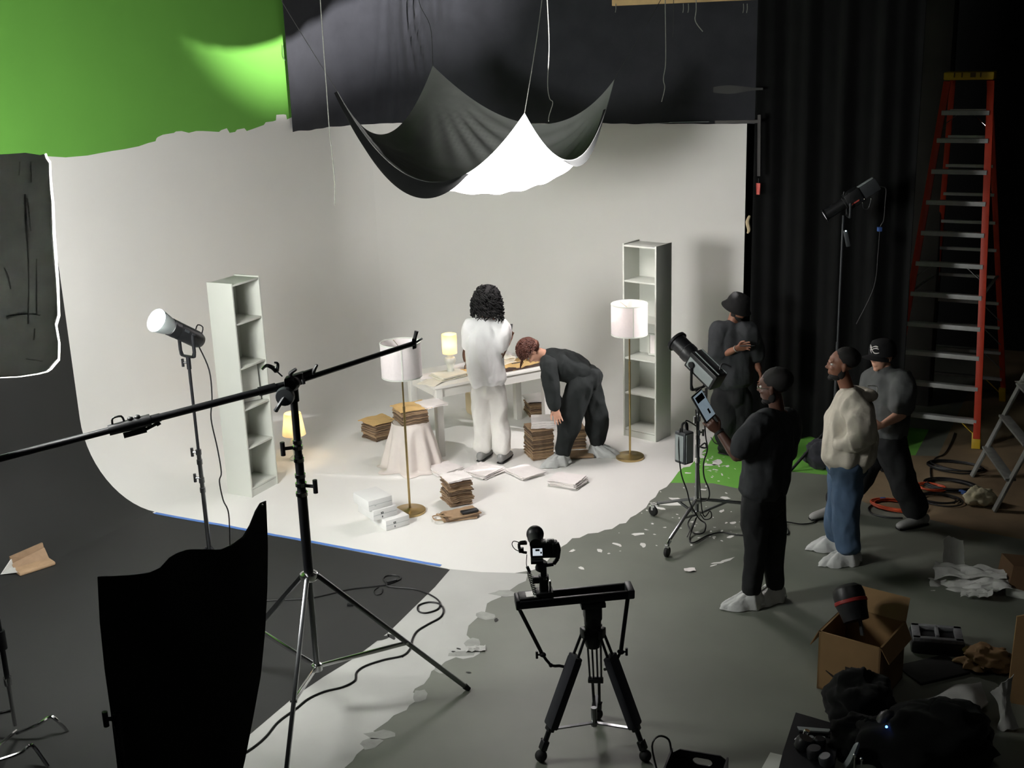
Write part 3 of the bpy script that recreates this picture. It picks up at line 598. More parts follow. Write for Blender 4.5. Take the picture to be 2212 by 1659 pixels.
o = MB(); o.obox(TP(.98, .06, TZ+.008), TA*.26, TB*.06, Z*.005, .002); tag(o.build('dark_folder', mat('dark_brown_card', (62, 42, 34), .6), at=TP(.98, .06)), 'dark brown folder at the front edge of the table', 'folder')
stack(FS, TP(.86, .3, 0), th+.3, .28, .24, 6, .011, WL('at the right middle of the table'), 'paper', 'papers at the right of the table', [PAPERC], .008, .02, .2, 14, z0=TZ+.02)
stack(FS, TP(.95, .5, 0), th-.1, .3, .22, 5, .011, WL('at the back edge of the table'), 'paper', 'papers at the back of the table', [PAPER], .008, .016, .2, 15, z0=TZ+.004)
o = MB(); a = TP(1.0, .17, TZ+.03); o.cyl(a-TA*.05, a+TA*.05, .005, n=8); tag(o.build('pen', BLKP, at=a), 'black pen on the tan sheet before the bending person', 'pen')
o = MB(); a = TP(.83, .27, TZ+.092); o.lathe([(0, 0), (.013, 0), (.011, .012), (.006, .02), (.008, .05), (.009, .055), (0, .057)], a, 16); tag(o.build('seal_stamp', mat('brown_wood_stamp', (92, 56, 40), .5), at=a), 'small brown stamp standing on the paper pile on the table', 'stamp')
# quill and ink
ik = TP(.53, .36); o = thing('ink_bottle', 'small black ink bottle on the table beside the quill', 'bottle', ik)
b = MB(); b.lathe([(0, .006), (.03, .006), (.034, .012), (.034, .035), (.025, .045), (.014, .05), (.014, .058)], ik, 20); b.build('glass_body', GLASSK, o); b = MB(); b.lathe([(.016, .056), (.016, .068), (0, .069)], ik, 16); b.build('rim', BLKP, o)
qk = TP(.50, .35); o = thing('quill_pen', 'brown feather quill standing upright on the table', 'quill', qk)
qt = qk+Z*.27+RT0*-.01
b = MB(); b.tube([qk+Z*.008, qk+Z*.12, qt], [.0025, .003, .001], n=6); b.lathe([(0, 0), (.014, 0), (.012, .03), (.006, .04)], qk+Z*.006, 12); b.build('shaft', mat('quill_shaft', (120, 96, 80), .5), o)
def fea(u, v):
    t = v; w_ = .026*sin(pi*min(1, .12+.9*t))**.7*(1-.15*t); x = (u-.5)*2*w_; return qk+Z*(.085+.185*t)+RT0*(x-.01*t+.02*t*t*(t>0))+FW0*(.006*abs(u-.5)*4-.01)
b = MB(); b.sheet(fea, 6, 18, .002); b.build('feather_vane', mat('brown_feather', (112, 88, 76), .8, var=.25, vs=40.), o)
# white product boxes
def carton(c, rz, w, d, h, lab, marks):
    o = thing('white_box', lab, 'box', c); ux, uy = V((cos(rz), sin(rz), 0)), V((-sin(rz), cos(rz), 0))
    b = MB(); b.obox(c+Z*h/2, ux*w/2, uy*d/2, Z*h/2, .002); b.build('box_body', BOXW, o)
    b = MB(); b.obox(c+Z*(h*.5)-uy*(d/2+.0004), ux*w/2*.99, uy*.0004, Z*.0012); b.build('lid_seam', LGREY, o)
    if marks:
        f_ = c-uy*(d/2+.0012)+ux*marks; b = MB()
        b.obox(f_+Z*h*.62, ux*.012, uy*.0006, Z*.009); b.obox(f_+Z*h*.24, ux*.004, uy*.0006, Z*.008)
        b.c = 1; b.obox(f_+Z*h*.62-uy*.0005, ux*.004, uy*.0006, Z*.004); b.build('printed_mark', [DGREY, FURN], o)
    else:
        b = MB(); b.obox(c-uy*(d/2+.001)+Z*h*.4-ux*.05, ux*.008, uy*.0006, Z*.002); b.build('printed_mark', LGREY, o)
k1 = RAD(62); ux, uy = V((cos(k1), sin(k1), 0)), V((-sin(k1), cos(k1), 0))
tl = fl(795.6, 1083.6, .275)
ct = V((tl.x, tl.y, 0))+ux*.115+uy*.14
for i, (dx, dy, lab, mk) in enumerate([(.11, -.085, 'lowest white box of the staggered pile, touching the lamp base', -.03), (.03, -.02, 'middle white box of the staggered pile by the unlit lamp', -.03), (0, 0, 'top white box of the staggered pile by the unlit lamp', 0)]):
    c = ct+ux*dx+uy*dy+Z*(.003+i*.091); cx = carton(c, k1, .23, .28, .09, lab, mk)

# ------------------------------------------------------------------ light stands and grip
def wing(b, c, d, s=.03):      # T-knob: stub and cross bar
    c = V(c); d = V(d).normalized(); b.cyl(c, c+d*s*1.1, s*.2, n=8); a = frame(d)[1]; b.cyl(c+d*s*1.1-a*s*.75, c+d*s*1.1+a*s*.75, s*.26, n=8)
def yoke(b, c, ax, half, drop, w=.02, th=.006):   # U bracket: pivot axis ax through c, hanging down by drop
    ax = V(ax).normalized(); P = [c-ax*half, c-ax*half-Z*drop*.8, c-ax*half*.8-Z*drop, c+ax*half*.8-Z*drop, c+ax*half-Z*drop*.8, c+ax*half]
    nrm = ax.cross(Z).normalized()
    for p, q in zip(P, P[1:]): b.beam(p, q, w if abs((q-p).normalized().dot(nrm)) < .9 else th, th if abs((q-p).z) < 1e-3 else th, up=nrm if abs((q-p).normalized().z) > .5 else Z)
    b.tube(P, th*1.3, n=8, k=3)
# round LED light on its stand
cob = thing('studio_light', 'switched-on round studio light on a tall stand, aimed left at the black-backed board', 'studio light', COB_B)
d = (COB_POS-pl(437, 739, COB_B, -.27)).normalized()
A = COB_POS; L = lambda t: A-d*t
b = MB(); b.lathe([(0, -.002), (.082, -.002), (.082, .004), (0, .004)], A, 40, -d); b.build('lens', EMITW, cob)
b = MB(); b.lathe([(.088, -.004), (.09, .0), (.07, .10), (.058, .14), (.058, .15), (.055, .15), (.067, .10), (.085, .0), (.088, -.004)], A, 40, -d, cap=False); b.build('reflector', LGREY, cob)
b = MB(); b.lathe([(.058, .13), (.066, .135), (.066, .20), (.062, .205), (.064, .21), (.064, .42), (.05, .46), (.03, .475), (0, .478)], A, 36, -d, cap=False); b.c = 1; s_, u_, _ = frame(d)
if u_.z < 0: u_ = -u_
b.obox(L(.31)+u_*.062, d*.11, s_*.004, u_*.004); b.obox(L(.31)-FW0*.0, d*.001, s_*.001, u_*.001)
hb = b.build('housing', [BLKP, LGREY], cob)
sd = -frame(d)[0] if (-frame(d)[0]).dot(FW0) < 0 else frame(d)[0]
b = MB(); b.obox(L(.25)+sd*.064+u_*.012, d*.022, u_*.009, sd*.002); b.obox(L(.32)+sd*.064+u_*.008, d*.016, u_*.006, sd*.002); b.build('label_plate', DGREY, hb)
b = MB(); q = [L(.38)+u_*.06, L(.385)+u_*.105, L(.44)+u_*.105, L(.45)+u_*.05]; b.tube(q, .005, k=3); b.build('carry_handle', BLKM, cob)
b = MB(); pc = L(.30); yoke(b, pc, sd.cross(Z).cross(Z) if False else V((sd.x, sd.y, 0)), .075, .17, .03, .008); b.build('yoke', BLKM, cob)
pb = V((COB_B.x, COB_B.y, 0)); jt = pc-Z*.17
b = MB(); b.cyl(jt, jt-Z*.10, .017); wing(b, jt-Z*.05, -RT0, .04); b.tube([jt-Z*.1, jt-Z*.16, jt-Z*.22], .012); b.build('stand_adapter', BLKM, cob)
foot = V((jt.x, jt.y, 0))
b = MB(); b.cyl(foot+Z*.16, jt-Z*.2, .0115); b.build('pole', BLKM, cob)
b = MB(); b.cyl(foot+Z*.16, foot+Z*1.06, .017)
for z in (.72, .80, .95, 1.03): b.cyl(foot+Z*z, foot+Z*(z+.04), .022)
b.build('lower_tube', STEEL, cob)
for z in (.84, 1.05): b = MB(); wing(b, foot+Z*z, -RT0, .045); b.build('lock_knob', STEEL, cob)
for k in range(3):
    a = YAW+pi/2+k*2*pi/3; e = foot+V((cos(a), sin(a), 0))*.3+Z*.014; b = MB(); b.tube([foot+Z*.26+V((cos(a), sin(a), 0))*.02, foot.lerp(e, .55)+Z*.13, e], .011, k=2); b.build('leg', BLKM, cob)
cp = [L(.46)-u_*.04]+[pl(x, y, COB_B, .01) for x, y in ((452, 800), (458, 860), (456, 905), (470, 970), (478, 1020), (474, 1040), (482, 1080), (494, 1110))]+[fl(497, 1180, .05), fl(505, 1245, .012), fl(560, 1330, .008)]
b = MB(); b.tube(cp, .0055, n=6, k=5); tag(b.build('power_cable', CABLE, at=cp[0]), 'black power cable drooping from the round studio light', 'cable')
# bounce board held by a C-stand
bo = thing('bounce_board', 'black-backed bounce board with a torn bright edge at the left edge of the photo', 'board', BOARD_MID)
bn = ((COB_POS-BOARD_MID).normalized()*.5+(V((-6., 10.5, 1.2))-BOARD_MID).normalized()*.7).normalized(); bu = (Z-bn*bn.z).normalized(); br = bu.cross(bn).normalized()
if br.dot(RT0) < 0: br = -br
e_r, e_t, e_b = fd(122, 575, 6.6), 0, 0
def bpt(px, py):  # pixel onto the board plane
    dd = ray(px, py); return CAM+dd*(bn.dot(BOARD_MID-CAM)/bn.dot(dd))
outl = [(-320, 345), (-200, 338), (-60, 337), (20, 334), (58, 331), (90, 336), (97, 334), (99, 342), (106, 352), (107, 385), (109, 410), (112, 440), (114, 505), (118, 560), (122, 610), (125, 680), (119, 700), (126, 740), (125, 775), (117, 784), (108, 795), (100, 802), (80, 807), (40, 813), (0, 815), (-120, 818), (-320, 822)]
P = [bpt(x, y) for x, y in outl]
b = MB(); b.prism([p+bn*.0 for p in P], -bn*.012); b.build('black_back', WRAP, bo)
b = MB(); cen = sum(P, V((0, 0, 0)))/len(P); b.prism([p+bn*.003+(p-cen).normalized()*(.008 if 5 < i < 21 else .004 if i > 20 else -.004) for i, p in enumerate(P)], bn*.01); b.build('white_face', BOARDW, bo)
b = MB()
for (q) in ([(57, 420), (62, 520), (65, 610), (64, 700)], [(62, 430), (70, 500)], [(12, 580), (22, 600), (26, 625)], [(20, 690), (22, 682), (68, 678), (90, 681)], [(82, 560), (82, 680)], [(78, 710), (76, 735)], [(60, 775), (95, 780)], [(46, 350), (44, 380)], [(70, 350), (71, 395)]):
    b.tube([bpt(x, y)-bn*.012 for x, y in q], .004, n=5)
b.build('tape_creases', WRAP, bo)
cb = fl(38, 1598); cs = thing('c_stand', 'chrome turtle-base stand with bent legs at the lower left corner, holding the board', 'stand', cb)
tp_ = V((cb.x, cb.y, 2.35))
b = MB(); b.cyl(cb+Z*.10, cb+Z*.42, .0125); b.build('base_column', CHROME, cs)
b = MB(); b.cyl(cb+Z*.40, cb+Z*1.3, .016); b.cyl(cb+Z*.62, cb+Z*.74, .03); b.build('lower_tube', BLKM, cs)
b = MB(); b.cyl(cb+Z*1.28, tp_, .0125); arm0 = tp_-Z*.03; b.cyl(arm0, BOARD_MID-bn*.05, .009); b.cyl(arm0-FW0*.03, arm0+FW0*.03, .035); b.build('upper_tube', STEEL, cs)
b = MB(); b.cyl(cb+Z*1.26, cb+Z*1.33, .022); wing(b, cb+Z*1.29, RT0, .04); b.build('collar', CHROME, cs); b = MB(); b.cyl(cb+Z*.38, cb+Z*.43, .024); wing(b, cb+Z*.41, -FW0, .03); b.build('collar', CHROME, cs)
def turtle(cs_, root, pts):
    b = MB(); b.tube([root]+pts, .0115, k=6); b.build('leg', CHROME, cs_)
turtle(cs, cb+Z*.045, [fl(80, 1566, .10), fl(106, 1550, .12), fl(118, 1552, .115), fl(145, 1577, .012)])
turtle(cs, cb+Z*.2, [fl(-40, 1548, .15), fl(-62, 1549, .13), fl(-100, 1580, .012)])
turtle(cs, cb+Z*.06, [cb-FW0*.22+Z*.11, cb-FW0*.3+Z*.09, cb-FW0*.42-RT0*.1+Z*.012])
cb2 = fl(-16, 1688); cs2 = thing('c_stand', 'second chrome bent-leg stand, mostly cut off by the lower left corner', 'stand', cb2)
b = MB(); b.cyl(cb2+Z*.06, cb2+Z*.5, .0125); b.cyl(cb2+Z*.45, cb2+Z*1.2, .016); b.build('column', CHROME, cs2)
turtle(cs2, cb2+Z*.12, [fl(40, 1628, .13), fl(62, 1612, .13), fl(74, 1614, .125), fl(104, 1656, .012)])
turtle(cs2, cb2+Z*.18, [cb2-RT0*.25+Z*.2, cb2-RT0*.33+Z*.18, cb2-RT0*.46+Z*.012]); turtle(cs2, cb2+Z*.06, [cb2-FW0*.22+Z*.11, cb2-FW0*.3+Z*.09, cb2-FW0*.42+Z*.012])
# big boom stand
hbase = fl(693, 1540); bs_ = thing('boom_stand', 'heavy steel tripod stand with a long black boom arm crossing the photo', 'stand', hbase)
hub = pl(666, 1245, hbase); low = pl(684, 1438, hbase); topp = pl(634, 838, hbase)
ax = V((hbase.x, hbase.y, 0)); hub = ax+Z*hub.z; low = ax+Z*low.z; topp = ax+Z*topp.z
b = MB(); b.cyl(low, hub, .0185); b.build('centre_column', STEEL, bs_)
z1 = pl(650, 1060, hbase).z; z2 = pl(646, 990, hbase).z; z3 = pl(645, 970, hbase).z
b = MB(); b.cyl(hub, ax+Z*z1, .030); b.cyl(ax+Z*z1, ax+Z*(z2+.02), .026); b.cyl(ax+Z*z2, topp, .022); b.build('pole', BLKM, bs_)
for z, r_ in ((z1-.03, .036), (z1+.03, .034), (z1+.085, .032), (z2-.02, .031), (z3, .03), (z3+.035, .028)): b = MB(); b.cyl(ax+Z*z, ax+Z*(z+.022), r_); b.build('collar', CHROME, bs_)
for z, s_ in ((z1+.03, 1), (z3+.01, -1)):
    b = MB(); wing(b, ax+Z*z+RT0*s_*.028, RT0*s_-FW0*.3, .055); b.build('lock_knob', BLKM, bs_)
b = MB(); b.lathe([(.02, -.02), (.05, -.02), (.055, -.01), (.055, .02), (.034, .03), (.02, .03)], hub, 12); b.build('leg_hub', CHROME, bs_)
b = MB(); b.lathe([(.02, -.03), (.034, -.03), (.036, .01), (.02, .02)], low, 12); b.build('brace_hub', CHROME, bs_)
for fp in (fl(1011, 1491), fl(613, 1724), fl(488, 1436)):
    dr = V((fp.x-ax.x, fp.y-ax.y, 0)).normalized(); h0 = hub+dr*.05; f0 = fp+Z*.012; md = h0.lerp(f0, .58)
    b = MB(); b.beam(h0, f0, .024, .028, bev=.004); lg = b.build('leg', STEEL, bs_)
    b = MB(); b.beam(low+dr*.03, md, .018, .026, bev=.003); b.cyl(md-dr.cross(Z)*.02, md+dr.cross(Z)*.02, .01, n=8); b.build('brace', CHROME, lg)
    b = MB(); b.cyl(f0-(f0-h0).normalized()*.03, f0+(f0-h0).normalized()*.01, .02, .016, n=10); b.build('foot_tip', RUBBER, lg)
# boom: from the far right tip through the head to past the left edge
tipR = pl(893, 742, hbase, -.75); piv = topp+Z*.03; dirn = (tipR-piv).normalized()
lend = pl(-90, 1014, hbase, .35); dl = (lend-piv).normalized()
bl = lambda px, py: piv+dl*((pl(px, py, hbase, .1)-piv).dot(dl))
b = MB(); b.cyl(piv-dirn*.05, tipR, .0165); a1, a2 = bl(305, 915), bl(610, 830); b.cyl(piv, a1, .021); b.cyl(bl(600, 835), bl(562, 846), .027); b.cyl(bl(346, 903), a1, .024); b.cyl(a1, lend, .019); bm_ = b.build('boom_arm', BLKM, bs_)
b = MB(); c0, c1 = bl(325, 910), bl(236, 935); b.cyl(c0, c1, .034, .03); n_ = frame(c1-c0)[1]; n_ = n_ if n_.z > 0 else -n_
b.tube([c1.lerp(c0, .12)+n_*.03, c1.lerp(c0, .16)+n_*.062, c1.lerp(c0, .36)+n_*.062, c1.lerp(c0, .4)+n_*.03], .006, k=3)
b.cyl(c1.lerp(c0, .3)-n_*.05, c1.lerp(c0, .85)-n_*.05, .016); b.cyl(c1.lerp(c0, .8)-n_*.05, c1.lerp(c0, 1.15)-n_*.03, .009); b.cyl(c1.lerp(c0, 1.1)-n_*.036, c1.lerp(c0, 1.2)-n_*.028, .013)
for t in (.55, .72): b.ell(c1.lerp(c0, t)+n_*.034, (.018, .018, .014), nu=10, nv=6)
b.build('boom_clutch', BLKP, bm_)
b = MB(); b.lathe([(.0, -.05), (.03, -.05), (.045, -.03), (.045, .03), (.03, .05), (0, .05)], piv, 20, FW0); b.obox(piv+dirn*.02+Z*.012, dirn*.075, frame(dirn)[1]*.034, FW0*.035, .008); b.obox(piv+dirn*.12+Z*.03, dirn*.05, frame(dirn)[1]*.016, FW0*.02, .005); b.cyl(topp-Z*.08, piv, .032); b.build('pivot_head', BLKM, bs_)
kc = pl(616, 856, hbase, .07); b = MB(); b.lathe([(0, .03), (.05, .028), (.056, .0), (.05, -.03), (0, -.04)], kc, 20, -FW0); b.tube([kc-FW0*.02, kc-FW0*.04-RT0*.03-Z*.04, kc-FW0*.03-RT0*.055-Z*.075], [.012, .012, .014], n=8); b.build('clamp_dial', DGREY, bs_)
b = MB()
for px, py, q, r_ in ((628, 806, (640, 797), .013), (678, 802, (685, 788), .011), (655, 822, (657, 830), .012)):
    a_, e_ = pl(px, py, hbase, .05), pl(*q, hbase, .06); b.tube([a_-Z*.02, a_, e_], [.009, r_, r_*.7], n=8)
b.build('wing_knobs', BLKP, bs_)
b = MB(); q = [pl(x, y, hbase, .02) for x, y in ((566, 798), (576, 790), (590, 795), (598, 802), (600, 786), (592, 783))]; b.tube(q, [.008, .011, .014, .013, .008, .005], n=8); b.tube([pl(598, 802, hbase, .02), pl(610, 813, hbase, .02)], .005, n=6); b.build('chrome_handle', CHROME, bs_)
b = MB(); t0 = tipR; b.obox(t0+dirn*.01, dirn*.02, Z*.035, FW0*.02, .006); e_ = pl(900, 715, hbase, -.75); b.tube([t0, t0.lerp(e_, .5), e_], [.016, .012, .014], n=8); b.tube([t0+dirn*.02, pl(912, 731, hbase, -.75)], .007, n=6); b.build('end_clamp', BLKM, bs_)
# black flag in the foreground
fo = fl(395, 1905); fo = V((fo.x, fo.y, 0)); FB = fd(400, 1500, 5.0)
fg = thing('black_flag', 'large black cloth flag with a wavy top edge in the left foreground', 'flag', V((FB.x, FB.y, 0)))
topc = [(211, 1246), (240, 1245), (280, 1243), (320, 1238), (345, 1227), (365, 1205), (380, 1196), (405, 1187), (440, 1187), (475, 1188), (500, 1178), (525, 1160), (540, 1135), (552, 1105), (562, 1088), (574, 1083)]
leftc = [(211, 1246), (216, 1290), (226, 1400), (240, 1520), (252, 1640), (262, 1740)]
rightc = [(574, 1083), (578, 1120), (577, 1200), (572, 1300), (563, 1420), (546, 1540), (528, 1640), (505, 1740)]
def along(c, t):
    i = min(int(t*(len(c)-1)), len(c)-2); f_ = t*(len(c)-1)-i; return (c[i][0]+(c[i+1][0]-c[i][0])*f_, c[i][1]+(c[i+1][1]-c[i][1])*f_)
def flag(u, v):
    tx, ty = along(topc, u); lx, ly = along(leftc, v); rx, ry = along(rightc, v); bx_, by_ = 262+(505-262)*u, 1740
    x0, y0 = tx+(bx_-tx)*v, ty+(by_-ty)*v; ex = (lx-(211+(262-211)*v))*(1-u)+(rx-(574+(505-574)*v))*u
    dep = 5.0+.10*u*u-.06*sin(u*3.1)*(1-v)+.02*noise.noise(V((u*3, v*3, 4)))+.16*max(0, u-.7)**1.5*(1-v)
    return fd(x0+ex, y0, dep)
b = MB(); b.sheet(flag, 48, 40, .006); b.build('flag_cloth', FLAGM, fg, ang=80)
b = MB(); b.tube([flag(u, 0) for u in [i/30 for i in range(19, 31)]], .004, n=6, k=1); b.build('top_hem', STEEL, fg)
b = MB(); a_ = fd(566, 1091, 5.02); b.ell(a_, (.006, .006, .006), nu=8, nv=6); b.build('eyelet', CHROME, fg)
gs = fd(255, 1560, 4.88); gb = V((gs.x, gs.y, 0)); g = thing('flag_stand', 'black stand with a T-knob holding the black flag', 'stand', gb)
b = MB(); pt = fd(248, 1535, 4.9); b.cyl(gb+Z*.1, V((gb.x, gb.y, pt.z)), .013); b.cyl(V((gb.x, gb.y, pt.z-.12)), V((gb.x, gb.y, pt.z)), .02); b.build('pole', BLKM, g)
b = MB(); wing(b, V((gb.x, gb.y, pt.z-.03)), -RT0, .05); b.cyl(V((gb.x, gb.y, pt.z-.01)), fd(275, 1536, 4.98), .008); b.build('grip_head', BLKM, g)
for k in range(3):
    a_ = .5+k*2*pi/3; b = MB(); b.tube([gb+Z*.14, gb+V((cos(a_)*.3, sin(a_)*.3, .16)), gb+V((cos(a_)*.42, sin(a_)*.42, .012))], .011, k=4); b.build('leg', BLKM, g)
# fresnel-style light on a roller stand
fr_ = thing('studio_light', 'dark long-barrelled studio light on a steel roller stand, aimed up at the cloth', 'studio light', FRES_B)
p0 = pl(1538, 812, FRES_B, .0); dd = (FRES_POS-p0); fdn = dd.normalized(); ln = dd.length
S, U, _ = frame(fdn)
if U.z < 0: U = -U
if S.dot(FW0) > 0: S = -S      # S towards camera
K = lambda t: FRES_POS-fdn*t*ln
b = MB(); b.lathe([(.074, -.012), (.09, -.01), (.092, .012), (.078, .016), (.074, .04), (.072, .05)], FRES_POS, 36, -fdn, cap=False); b.build('front_ring', BLKM, fr_)
b = MB(); b.lathe([(.0, .02), (.072, .02), (.072, .03), (0, .03)], FRES_POS, 32, -fdn); b.build('lens', EMITW, fr_)
b = MB(); b.lathe([(.074, .03), (.074, .12), (.078, .125), (.078, .17), (.066, .19), (.066, .24)], FRES_POS, 32, -fdn, cap=False); b.build('barrel', BLKP, fr_)
b = MB(); c = FRES_POS-fdn*(ln*.5+.14); hl = ln*.5-.06
b.obox(c, fdn*hl, S*.07, U*.075, .012); hs = b.build('housing', BLKP, fr_)
b = MB(); b.obox(c+S*.072+fdn*0-U*.005, fdn*(hl*.88), S*.004, U*.045, .003); b.build('side_panel', LGREY, hs)
b = MB(); b.obox(c+S*.03+U*.078, fdn*(hl*.9), S*.004, U*.004); b.obox(c-S*.06+U*.07, fdn*(hl*.95), S*.004, U*.01); b.build('top_trim', LGREY, hs)
b = MB(); b.tube([c-fdn*hl*.6+U*.075-S*.03, c-fdn*hl*.5+U*.12-S*.05, c-fdn*hl*.9+U*.13-S*.09], .007, n=8); b.build('tilt_lever', BLKP, fr_)
yc = c+fdn*hl*.55; b = MB(); sh = V((S.x, S.y, 0)).normalized(); yoke(b, yc, sh, .088, .215, .024, .008); b.lathe([(0, -.012), (.024, -.01), (.026, .01), (0, .012)], yc+sh*.09, 16, sh); b.build('yoke', BLKM, fr_)
yb_ = yc-Z*.215; fx = V((FRES_B.x, FRES_B.y, 0))
b = MB(); b.cyl(yb_, yb_-Z*.07, .022); wing(b, yb_-Z*.03+RT0*.02, RT0-FW0*.4, .04); b.build('adapter', BLKM, fr_)
px_ = V((yb_.x, yb_.y, 0)); hubz = .27
b = MB(); b.cyl(px_+Z*(hubz-.12), px_+Z*.86, .0175); b.cyl(px_+Z*.84, yb_-Z*.06, .0135); b.build('pole', STEEL, fr_)
for z in (.60, .76, .84, .96):
    b = MB(); b.cyl(px_+Z*z, px_+Z*(z+.045), .022)
    if z > .8: wing(b, px_+Z*(z+.02), RT0 if z < .9 else -RT0-FW0, .04)
    b.build('collar', CHROME, fr_)
for z in (hubz-.03, hubz-.15): b = MB(); b.cyl(px_+Z*z, px_+Z*(z+.05), .03, n=10); b.build('leg_hub', CHROME, fr_)
for w_ in (fl(1411, 1114), fl(1441, 1203), px_*2.0-(fl(1411, 1114)+fl(1441, 1203))*.5+(px_-(fl(1411, 1114)+fl(1441, 1203))*.5)*.9):
    w_ = V((w_.x, w_.y, 0)); dr = (w_-px_).normalized(); e_ = w_-dr*.05+Z*.13; b = MB(); b.beam(px_+Z*hubz+dr*.03, e_, .02, .024, bev=.003); lg = b.build('leg', STEEL, fr_)
    b = MB(); b.beam(px_+Z*(hubz-.13)+dr*.02, (px_+Z*hubz+dr*.03).lerp(e_, .45), .014, .018); b.build('brace', STEEL, lg)
    b = MB(); b.cyl(e_, w_+Z*.10, .014); b.beam(w_+Z*.1, w_+Z*.055, .035, .03); b.obox(w_+Z*.11-dr*.02, dr*.04, dr.cross(Z)*.012, Z*.006); b.build('caster_fork', CHROME, lg)
    b = MB(); sx = dr.cross(Z); b.lathe([(0, -.016), (.036, -.016), (.045, -.008), (.045, .008), (.036, .016), (0, .016)], w_+Z*.046, 22, sx); b.build('caster_wheel', RUBBER, lg)
bc = pl(1478, 965, FRES_B, .06); bb = thing('power_supply', 'grey power supply box with a black strap hung on the roller light stand', 'power supply', bc)
sh2 = (RT0*.8+FW0*.6).normalized(); sn = Z.cross(sh2); 
b = MB(); b.obox(bc, sh2*.052, sn*.06, Z*.135, .012); b.build('case', DGREY, bb)
b = MB(); b.obox(bc-sn*.062, sh2*.04, sn*.003, Z*.12, .003); b.obox(bc-sh2*.054, sh2*.003, sn*.045, Z*.11, .003); b.build('ribbed_panel', LGREY, bb)
b = MB(); b.tube([bc+Z*.13-sh2*.03, bc+Z*.19-sh2*.025, bc+Z*.205, bc+Z*.19+sh2*.03, bc+Z*.13+sh2*.035], .009, n=8); b.tube([bc+Z*.15-sn*.02, bc+Z*.22+sh2*.02, px_+Z*(bc.z+.12)+RT0*.0], .006, n=6); b.build('strap', RUBBER, bb)
b = MB(); k0 = pl(1512, 965, FRES_B, .03); b.tube([px_+Z*k0.z, k0, k0+RT0*.05-Z*.01, k0+RT0*.04+Z*.03, k0-Z*.0], .007, n=6); tag(b.build('cable_hanger', BLKM, at=k0), 'small black cable hanger clamped to the roller stand pole', 'hanger')
def cable(name, pts, r, mt, lab, k=6, n=6): b = MB(); b.tube(pts, r, n=n, k=k); return tag(b.build(name, mt, at=pts[0]), lab, 'cable')
FP = lambda x, y, dn=0.: pl(x, y, FRES_B, dn)
cable('power_cable', [FP(1527, 838, .03), FP(1526, 860), FP(1521, 885, .02), FP(1524, 940, .03), FP(1528, 970, .05), FP(1520, 1000, .05), FP(1521, 1030, .05), FP(1532, 1060, .05), FP(1528, 1080, .05), FP(1505, 1082, .05)], .006, CABLE, 'black cable running from the barrel light down to the stand legs')
cable('power_cable', [FP(1470, 925, .08), FP(1466, 960, .1), FP(1471, 1020, .1), FP(1484, 1060, .1), FP(1492, 1090, .1), fl(1510, 1120, .1), fl(1524, 1132, .05), fl(1520, 1150, .012), fl(1500, 1152, .012), fl(1486, 1130, .03), fl(1508, 1105, .12), fl(1490, 1160, .012), fl(1498, 1172, .01), fl(1530, 1156, .01), fl(1560, 1150, .01), fl(1600, 1156, .01), fl(1690, 1156, .01), fl(1703, 1148, .01), fl(1695, 1128, .02), fl(1730, 1132, .01), fl(1758, 1128, .01), fl(1764, 1115, .01), fl(1776, 1109, .01)], .006, CABLE, 'black cable looping from the power supply across the grey floor to the right')
cable('power_cable', [fl(1536, 945, .02), fl(1545, 957, .008), fl(1562, 960, .008), fl(1620, 962, .008)], .005, CABLE, 'thin black cable on the floor where the white and green paint meet')
cable('power_cable', [FP(1503, 885, .03), FP(1516, 1100, .05), fl(1534, 1104, .15), fl(1536, 1118, .1), fl(1522, 1122, .08), fl(1508, 1112, .12), fl(1484, 1160, .012)], .005, CABLE, 'black cable looped round the legs of the roller stand')
# profile spot
pf = thing('studio_light', 'black profile spotlight high on a stand before the black curtain', 'studio light', PROF_B)
pd = (pl(1781, 466, PROF_B, .02)-pl(1893, 396, PROF_B, -.05)); pn = pd.normalized(); pr_ = pl(1893, 396, PROF_B, -.05); Lp = pd.length
b = MB(); b.lathe([(.04, 0), (.062, .0), (.062, .008), (.05, .014), (.05, .2), (.056, .205), (.056, .22)], PROF_POS-pn*.0, 28, -pn, cap=False); b.build('lens_tube', BLKP, pf)
b = MB(); b.lathe([(0, .004), (.05, .004), (.05, .012), (0, .012)], PROF_POS, 24, -pn); b.build('lens', EMITW, pf)
b = MB(); m0 = pr_+pd*.44; b.obox(m0, pn*.075, frame(pn)[0]*.075, frame(pn)[1]*.07, .01); b.tube([m0+pn*.06+frame(pn)[1]*.07*(1 if frame(pn)[1].z > 0 else -1), m0+pn*.1+Z*.11], .006); b.build('shutter_box', BLKP, pf)
b = MB(); r0 = pr_+pd*.17; pu = frame(pn)[1] if frame(pn)[1].z > 0 else -frame(pn)[1]; b.obox(r0, pn*.1, frame(pn)[0]*.06, pu*.06, .012); hs = b.build('lamp_housing', DGREY, pf)
b = MB(); b.obox(r0+pu*.063-FW0*.01, pn*.085, frame(pn)[0]*.03, pu*.004, .003); b.build('top_panel', LGREY, hs)
b = MB(); b.obox(m0-FW0*.08-Z*.03, pn*.035, FW0*.003, Z*.006); b.build('red_label', RED, pf)
for x, y in ((1868, 430), (1882, 429), (1864, 438)):
    a_ = pl(x, y, PROF_B, .05); b = MB(); b.ell(a_, (.008, .008, .008), nu=8, nv=6); b.build('chrome_bolt', CHROME, pf)
b = MB(); b.tube([pl(1864, 438, PROF_B, .04), pl(1866, 450, PROF_B, .04), pl(1876, 450, PROF_B, .04), pl(1882, 430, PROF_B, .04)], .005); b.build('tilt_handle', BLKM, pf)
